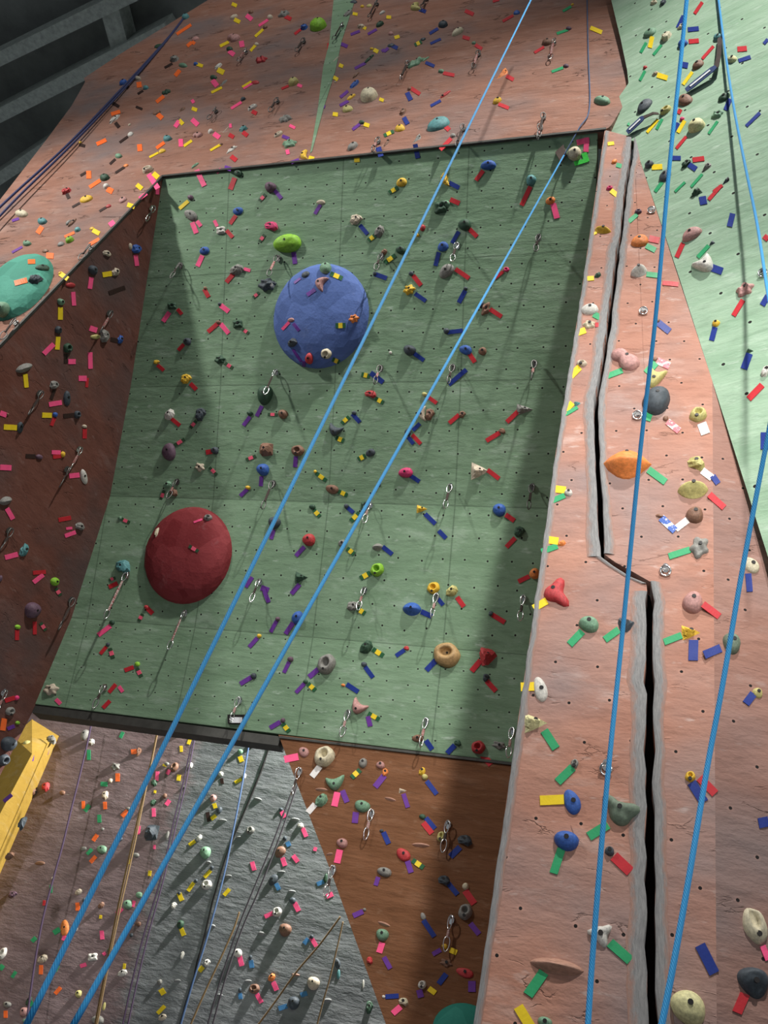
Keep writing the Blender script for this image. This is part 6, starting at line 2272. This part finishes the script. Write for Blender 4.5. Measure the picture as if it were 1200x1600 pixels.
for k, ln in enumerate(DRAWS.splitlines()):
    a, _, lab = ln.partition('|')
    f = a.split()
    x0, y0, x1, y1 = map(float, f[:4])
    key = PKEY[int(f[4])]
    p, n, tree = mount(x0, y0, key)
    top = p + n * 0.045
    # hang plumb: choose the length whose lower end shows nearest to the one in the photograph
    best = min((math.hypot(proj(top - V((0, 0, l)))[0] - x1, proj(top - V((0, 0, l)))[1] - y1), l) for l in [0.16 + 0.02 * i for i in range(40)])
    L = best[1]
    root = bpy.data.objects.new('quickdraw', None)
    COL.objects.link(root)
    root.empty_display_size = 0.05
    root.location = top
    root.rotation_euler = (0, 0, math.atan2(n.y, n.x) + math.pi / 2 + random.uniform(-0.6, 0.6))
    tag(root, lab, 'quickdraw', 'quickdraws hanging from the walls')
    bpy.context.view_layer.update() if k == 0 else None
    inv = (Matrix.Translation(top) @ root.rotation_euler.to_matrix().to_4x4()).inverted()
    bright = 'bright' in lab or k % 4 == 0
    hg = obj('hanger', HANG if bright else HANG_D, None, root)
    hg.matrix_local = inv @ (Matrix.Translation(p + n * 0.012) @ n.to_track_quat('Z', 'Y').to_matrix().to_4x4())
    stub = tube('hanger_ring', [p, p + n * 0.02, top], 0.005, M_GUN, root, 6, origin=V((0, 0, 0)))
    stub.matrix_parent_inverse = Matrix.Identity(4)
    stub.matrix_local = inv
    c1 = obj('carabiner', CARABS[bright], None, root)
    c1.location = (0, 0, 0.012)
    sl = obj('sling', SLINGS[2 if bright and k % 2 else 1 if k % 3 == 0 else 0], None, root)
    sl.location = (0, 0, -0.085)
    Ls = max(0.05, L - 0.085 - 0.095)
    sl.scale = (1, 1, Ls)
    c2 = obj('carabiner', CARABS[bright], None, root)
    c2.location = (0, 0, -0.085 - Ls + 0.008)
    c2.rotation_euler = (0, 0, random.uniform(0.2, 1.4))
    if bright: obj('gate', GATE, None, c2)

for ln in HANGERS.splitlines():
    a, _, lab = ln.partition('|')
    f = a.split()
    p, n, tree = mount(float(f[0]), float(f[1]), PKEY[int(f[2])])
    root = bpy.data.objects.new('bolt_hanger', None)
    COL.objects.link(root)
    root.location = p
    tag(root, lab, 'bolt hanger', 'chrome bolt hangers')
    R = n.to_track_quat('Z', 'Y').to_matrix().to_4x4()
    pt = obj('plate', HANG, None, root)
    pt.matrix_local = R @ Matrix.Translation((0, 0.01, 0.006)) @ Matrix.Diagonal((0.9, 0.9, 1, 1))
    ring = tube('ring', [V((0.024 * math.cos(t), 0.024 * math.sin(t) - 0.022, 0.016 + 0.010 * math.sin(t))) for t in [2 * math.pi * i / 14 for i in range(14)]], 0.0055, M_CHROME, root, 6, True)
    ring.matrix_local = R

# navy straps with a white printed stripe on the pale wall
for pts, lab in zip(STRAPS, ('navy strap with a white stripe hanging high on the pale green wall', 'navy strap with a white stripe beside the pillar top on the pale green wall')):
    pl = PALE
    W3 = [pl.at(*q) + pl.n * (0.05 if 0 < i < len(pts) - 1 else 0.02) for i, q in enumerate(pts)]
    root = bpy.data.objects.new('warning_strap', None)
    COL.objects.link(root)
    root.location = W3[0]
    tag(root, lab, 'strap', 'navy straps with white stripes')

    def ribbon(name, P, widths, mat, lift=0.0):
        vs, fs = [], []
        for i, p in enumerate(P):
            d = (P[min(i + 1, len(P) - 1)] - P[max(0, i - 1)]).normalized()
            s = d.cross(pl.n).normalized()
            for sg in (-1, 1):
                for z in (0.0, 0.006):
                    vs.append(p + s * (widths[i] / 2 * sg) + pl.n * (z + lift) - W3[0])
        for i in range(len(P) - 1):
            a = i * 4
            fs += [(a, a + 2, a + 6, a + 4), (a + 1, a + 5, a + 7, a + 3), (a, a + 4, a + 5, a + 1), (a + 2, a + 3, a + 7, a + 6)]
        fs += [(0, 1, 3, 2), (len(vs) - 4, len(vs) - 2, len(vs) - 1, len(vs) - 3)]
        return obj(name, mesh(name, vs, fs), mat, root)

    ribbon('sling', W3[:-1] + [W3[-2].lerp(W3[-1], 0.05)], [0.035] * (len(W3) - 2) + [0.045, 0.05], M_WEB)
    a, b = W3[-2], W3[-1]
    ribbon('band', [a.lerp(b, t) for t in (0, 0.12, 0.5, 0.88, 1)], [0.05, 0.075, 0.075, 0.075, 0.06], M_NAVY, 0.004)
    tag(ribbon('stripe', [a.lerp(b, t) for t in (0.18, 0.85)], [0.02, 0.02], M_WHITE, 0.009), 'white printed stripe')

# anchor plate with the end of the rope, on the overhang near the lip
p, n, tree = mount(877, 243, 'overhang')
pl = Plane(p, n)
cor = [pl.at(*q) for q in ((868, 240), (881, 228), (886, 243), (877, 255))]
o = obj('anchor_plate', mesh('anchor_plate', [c - p for c in cor] + [c + n * 0.03 - p for c in cor], [(3, 2, 1, 0), (4, 5, 6, 7), (0, 1, 5, 4), (1, 2, 6, 5), (2, 3, 7, 6), (3, 0, 4, 7)]), plain('anchor_plate', (0.16, 0.12, 0.10), 0.6, 0.2))
o.location = p
tag(o, 'brown diamond anchor plate beside the cream hold near the top of the overhang', 'anchor plate')

# black plaque with a white label at the lower edge of the overhang
p, n, tree = mount(371, 1125.5, 'overhang')
pl = Plane(p, n)
root = bpy.data.objects.new('plaque', None)
COL.objects.link(root)
root.location = p
tag(root, 'black plaque with a white label on the lower edge of the green overhang', 'plaque')
for nm, q, lift, m in (('backing', ((357, 1117), (385, 1117), (383.5, 1132), (357.5, 1131)), 0.02, M_BOLT), ('label_card', ((361, 1121), (380, 1121.5), (380, 1130), (361, 1130)), 0.026, M_WHITE)):
    c = [pl.at(*v) for v in q]
    obj(nm, mesh(nm, [v - p for v in c] + [v + n * lift - p for v in c], [(3, 2, 1, 0), (4, 5, 6, 7), (0, 1, 5, 4), (1, 2, 6, 5), (2, 3, 7, 6), (3, 0, 4, 7)]), m, root)


def at_d(x, y, d):
    return CAM + ray(x, y) * d


def curve_pts(ctrl, k=10):
    P = [at_d(*c) for c in ctrl]
    out = []
    for i in range(len(P) - 1):
        a, b, c, d = P[max(0, i - 1)], P[i], P[i + 1], P[min(len(P) - 1, i + 2)]
        for j in range(k):
            t = j / k
            out.append(0.5 * ((2 * b) + (c - a) * t + (2 * a - 5 * b + 4 * c - d) * t * t + (3 * b - a - 3 * c + d) * t ** 3))
    out.append(P[-1])
    return out


def rope(label, ctrl, rad, mat, group=None):
    P = curve_pts(ctrl)
    o = tube('climbing_rope', P, rad if not isinstance(rad, tuple) else [rad[0] + (rad[1] - rad[0]) * i / (len(P) - 1) for i in range(len(P))], mat, None, 8, origin=P[0])
    o.location = P[0]
    tag(o, label, 'rope', group)
    return o


def on(pl, x, y, off=0.05):
    """distance from the camera to just in front of plane pl at x, y"""
    return ((pl.at(x, y) + pl.n * off) - CAM).length


def lin(a, b, da, db, n=6, bow=0.0):
    """control points of a taut rope between two seen points: straight in space"""
    pa, pb = at_d(a[0], a[1], da), at_d(b[0], b[1], db)
    out = []
    for i in range(n + 1):
        p = pa.lerp(pb, i / n)
        q = proj(p)
        out.append((q[0], q[1], (p - CAM).length))
    return out


GB_ = 'blue top ropes'
rope('thick blue rope rising over the two domes to the top of the upper brick wall', lin((32, 1620), (832, -5), 2.0, 8.6) + [(850, -40, 9.2)], 0.0066, M_ROPE, GB_)
pa, na, _t = mount(880, 246, 'overhang')
rope('thick blue rope from below the brown panel to the anchor plate on the overhang', lin((104, 1620), (881, 243), 2.0, (pa + na * 0.05 - CAM).length), 0.0066, M_ROPE, GB_)
rope('thin blue rope hanging down the upper brick wall above the anchor plate', [(917, -12, on(FR, 917, -12)), (919, 80, on(FR, 919, 80)), (921, 168, on(FR, 921, 168)), (905, 200, on(FR, 905, 200, 0.06)), (881, 243, (pa + na * 0.05 - CAM).length)], 0.0055, M_ROPE_PALE, GB_)
rope('blue rope hanging in front of the pillar left of its lower crack', [(917, 1630, 2.35), (927, 1480, 2.42), (948, 1230, 2.55), (973, 985, 2.75), (1001, 700, 2.98), (1024, 500, 3.15), (1047, 250, 3.35), (1062, 110, 3.5), (1074, -10, 3.6)], 0.0075, M_ROPE, GB_)
rope('blue rope hanging in front of the brick flank right of the crack', [(1028, 1630, 2.25), (1048, 1530, 2.3), (1075, 1380, 2.4), (1105, 1200, 2.55), (1130, 1065, 2.65), (1160, 890, 2.8), (1198, 690, 3.0), (1230, 520, 3.15)], 0.0078, M_ROPE, GB_)
rope('blue rope hanging in front of the pale green wall at the edge', [(1121, -15, on(PALE, 1121, -15, .15)), (1133, 80, on(PALE, 1133, 80, .2)), (1147, 170, on(PALE, 1147, 170, .3)), (1165, 262, on(PALE, 1165, 262, .45)), (1183, 350, on(PALE, 1183, 350, .6)), (1200, 460, on(PALE, 1200, 460, .8)), (1220, 580, on(PALE, 1220, 580, 1.0))], 0.0085, M_ROPE, GB_)
GI = 'indigo ropes on the upper brick wall'
rope('indigo rope slanting down the far edge of the upper brick wall, upper strand', [(289, 25, on(FR, 289, 25)), (262, 60, on(FR, 262, 60, .1)), (200, 128, on(FR, 200, 128, .3)), (110, 222, on(FR, 110, 222, .5)), (25, 300, on(FR, 25, 300, .6)), (-15, 338, on(FR, -15, 338, .6))], 0.012, M_ROPE_INDIGO, GI)
rope('indigo rope slanting down the far edge of the upper brick wall, lower strand', [(288, 28, on(FR, 288, 28)), (255, 70, on(FR, 255, 70, .1)), (195, 138, on(FR, 195, 138, .3)), (112, 226, on(FR, 112, 226, .5)), (34, 302, on(FR, 34, 302, .6)), (-12, 350, on(FR, -12, 350, .6))], 0.011, M_ROPE_INDIGO, GI)


def on_back(label, pts, rad, mat, off=0.25, group='thin ropes in front of the back wall'):
    rope(label, [(x, y, on(BACK, x, y, off)) for x, y in pts], rad, mat, group)


on_back('purple rope dropping from the overhang beside the yellow pillar', [(146, 1112), (139, 1150), (125, 1210), (110, 1270), (98, 1320), (84, 1370), (66, 1440), (52, 1520), (40, 1610)], 0.011, M_ROPE_PURPLE, 0.6)
on_back('tan rope between the blue ropes on the purplish wall, upper strand', [(248, 1132), (236, 1190), (218, 1268), (204, 1330), (186, 1410), (168, 1500), (147, 1610)], 0.011, M_ROPE_TAN, 0.5)
on_back('tan rope between the blue ropes on the purplish wall, lower strand', [(249, 1132), (235, 1200), (222, 1262), (208, 1330), (190, 1410), (171, 1500), (150, 1610)], 0.009, M_ROPE_TAN, 0.52)
on_back('purple rope along the border of the purplish and grey walls, first strand', [(302, 1150), (287, 1220), (270, 1290), (252, 1370), (225, 1460), (205, 1540), (190, 1610)], 0.009, M_ROPE_PURPLE)
on_back('purple rope along the border of the purplish and grey walls, second strand', [(305, 1150), (290, 1226), (275, 1290), (255, 1376), (232, 1460), (213, 1540), (198, 1610)], 0.008, M_ROPE_PURPLE)
on_back('faded blue rope hanging in the middle of the grey wall', [(392, 1145), (382, 1205), (372, 1260), (360, 1320), (348, 1375), (325, 1460), (300, 1540), (280, 1610)], 0.010, M_ROPE_PALE)
on_back('dark double rope down the grey wall, first strand', [(468, 1205), (453, 1245), (425, 1320), (400, 1380), (372, 1450), (345, 1530), (322, 1610)], 0.009, M_ROPE_DARK)
on_back('dark double rope down the grey wall, second strand', [(472, 1205), (460, 1240), (436, 1310), (405, 1390), (378, 1452), (352, 1530), (330, 1610)], 0.009, M_ROPE_DARK)
on_back('tan rope down the grey wall beside the dark double rope', [(374, 1425), (365, 1452), (345, 1497), (318, 1555), (292, 1615)], 0.010, M_ROPE_TAN, 0.35)
on_back('tan rope leaving the brown panel edge at a low slant', [(532, 1432), (500, 1475), (462, 1520), (430, 1565), (395, 1612)], 0.009, M_ROPE_TAN, 0.6)
on_back('tan rope dropping steeply from the brown panel edge', [(536, 1440), (527, 1480), (515, 1530), (505, 1565), (492, 1615)], 0.008, M_ROPE_TAN, 0.6)

# dark crack where the upper brick wall meets the pale green wall
W3 = [FR.at(*q) for q in ((963, -12), (967, 4), (975.5, 38), (981, 66), (986, 88), (990, 108), (993, 124), (996, 131))]
P = []
for a, b in zip(W3, W3[1:]):
    for i in range(6): P.append(a.lerp(b, i / 6))
o = tube('trim_12', P, [0.010 + 0.010 * max(0, noise.noise(p * 5.0)) for p in P], M_DARK, None, 6)
tag(o, kind='structure')
# black crack with knots of putty down the grey wall
cr = [(427, 1153), (420, 1170), (408, 1205), (394, 1240), (375, 1285), (358, 1325), (345, 1365), (332, 1410), (318, 1470), (304, 1525), (290, 1570), (280, 1610)]
P = []
W3 = [BACK.at(*q) for q in cr]
for a, b in zip(W3, W3[1:]):
    for i in range(8): P.append(a.lerp(b, i / 8))
P.append(W3[-1])
o = tube('trim_10', P, [0.011 + 0.013 * max(0, noise.noise(p * 4.0)) for p in P], M_DARK, None, 6)
tag(o, kind='structure')
bpy.context.view_layer.update()
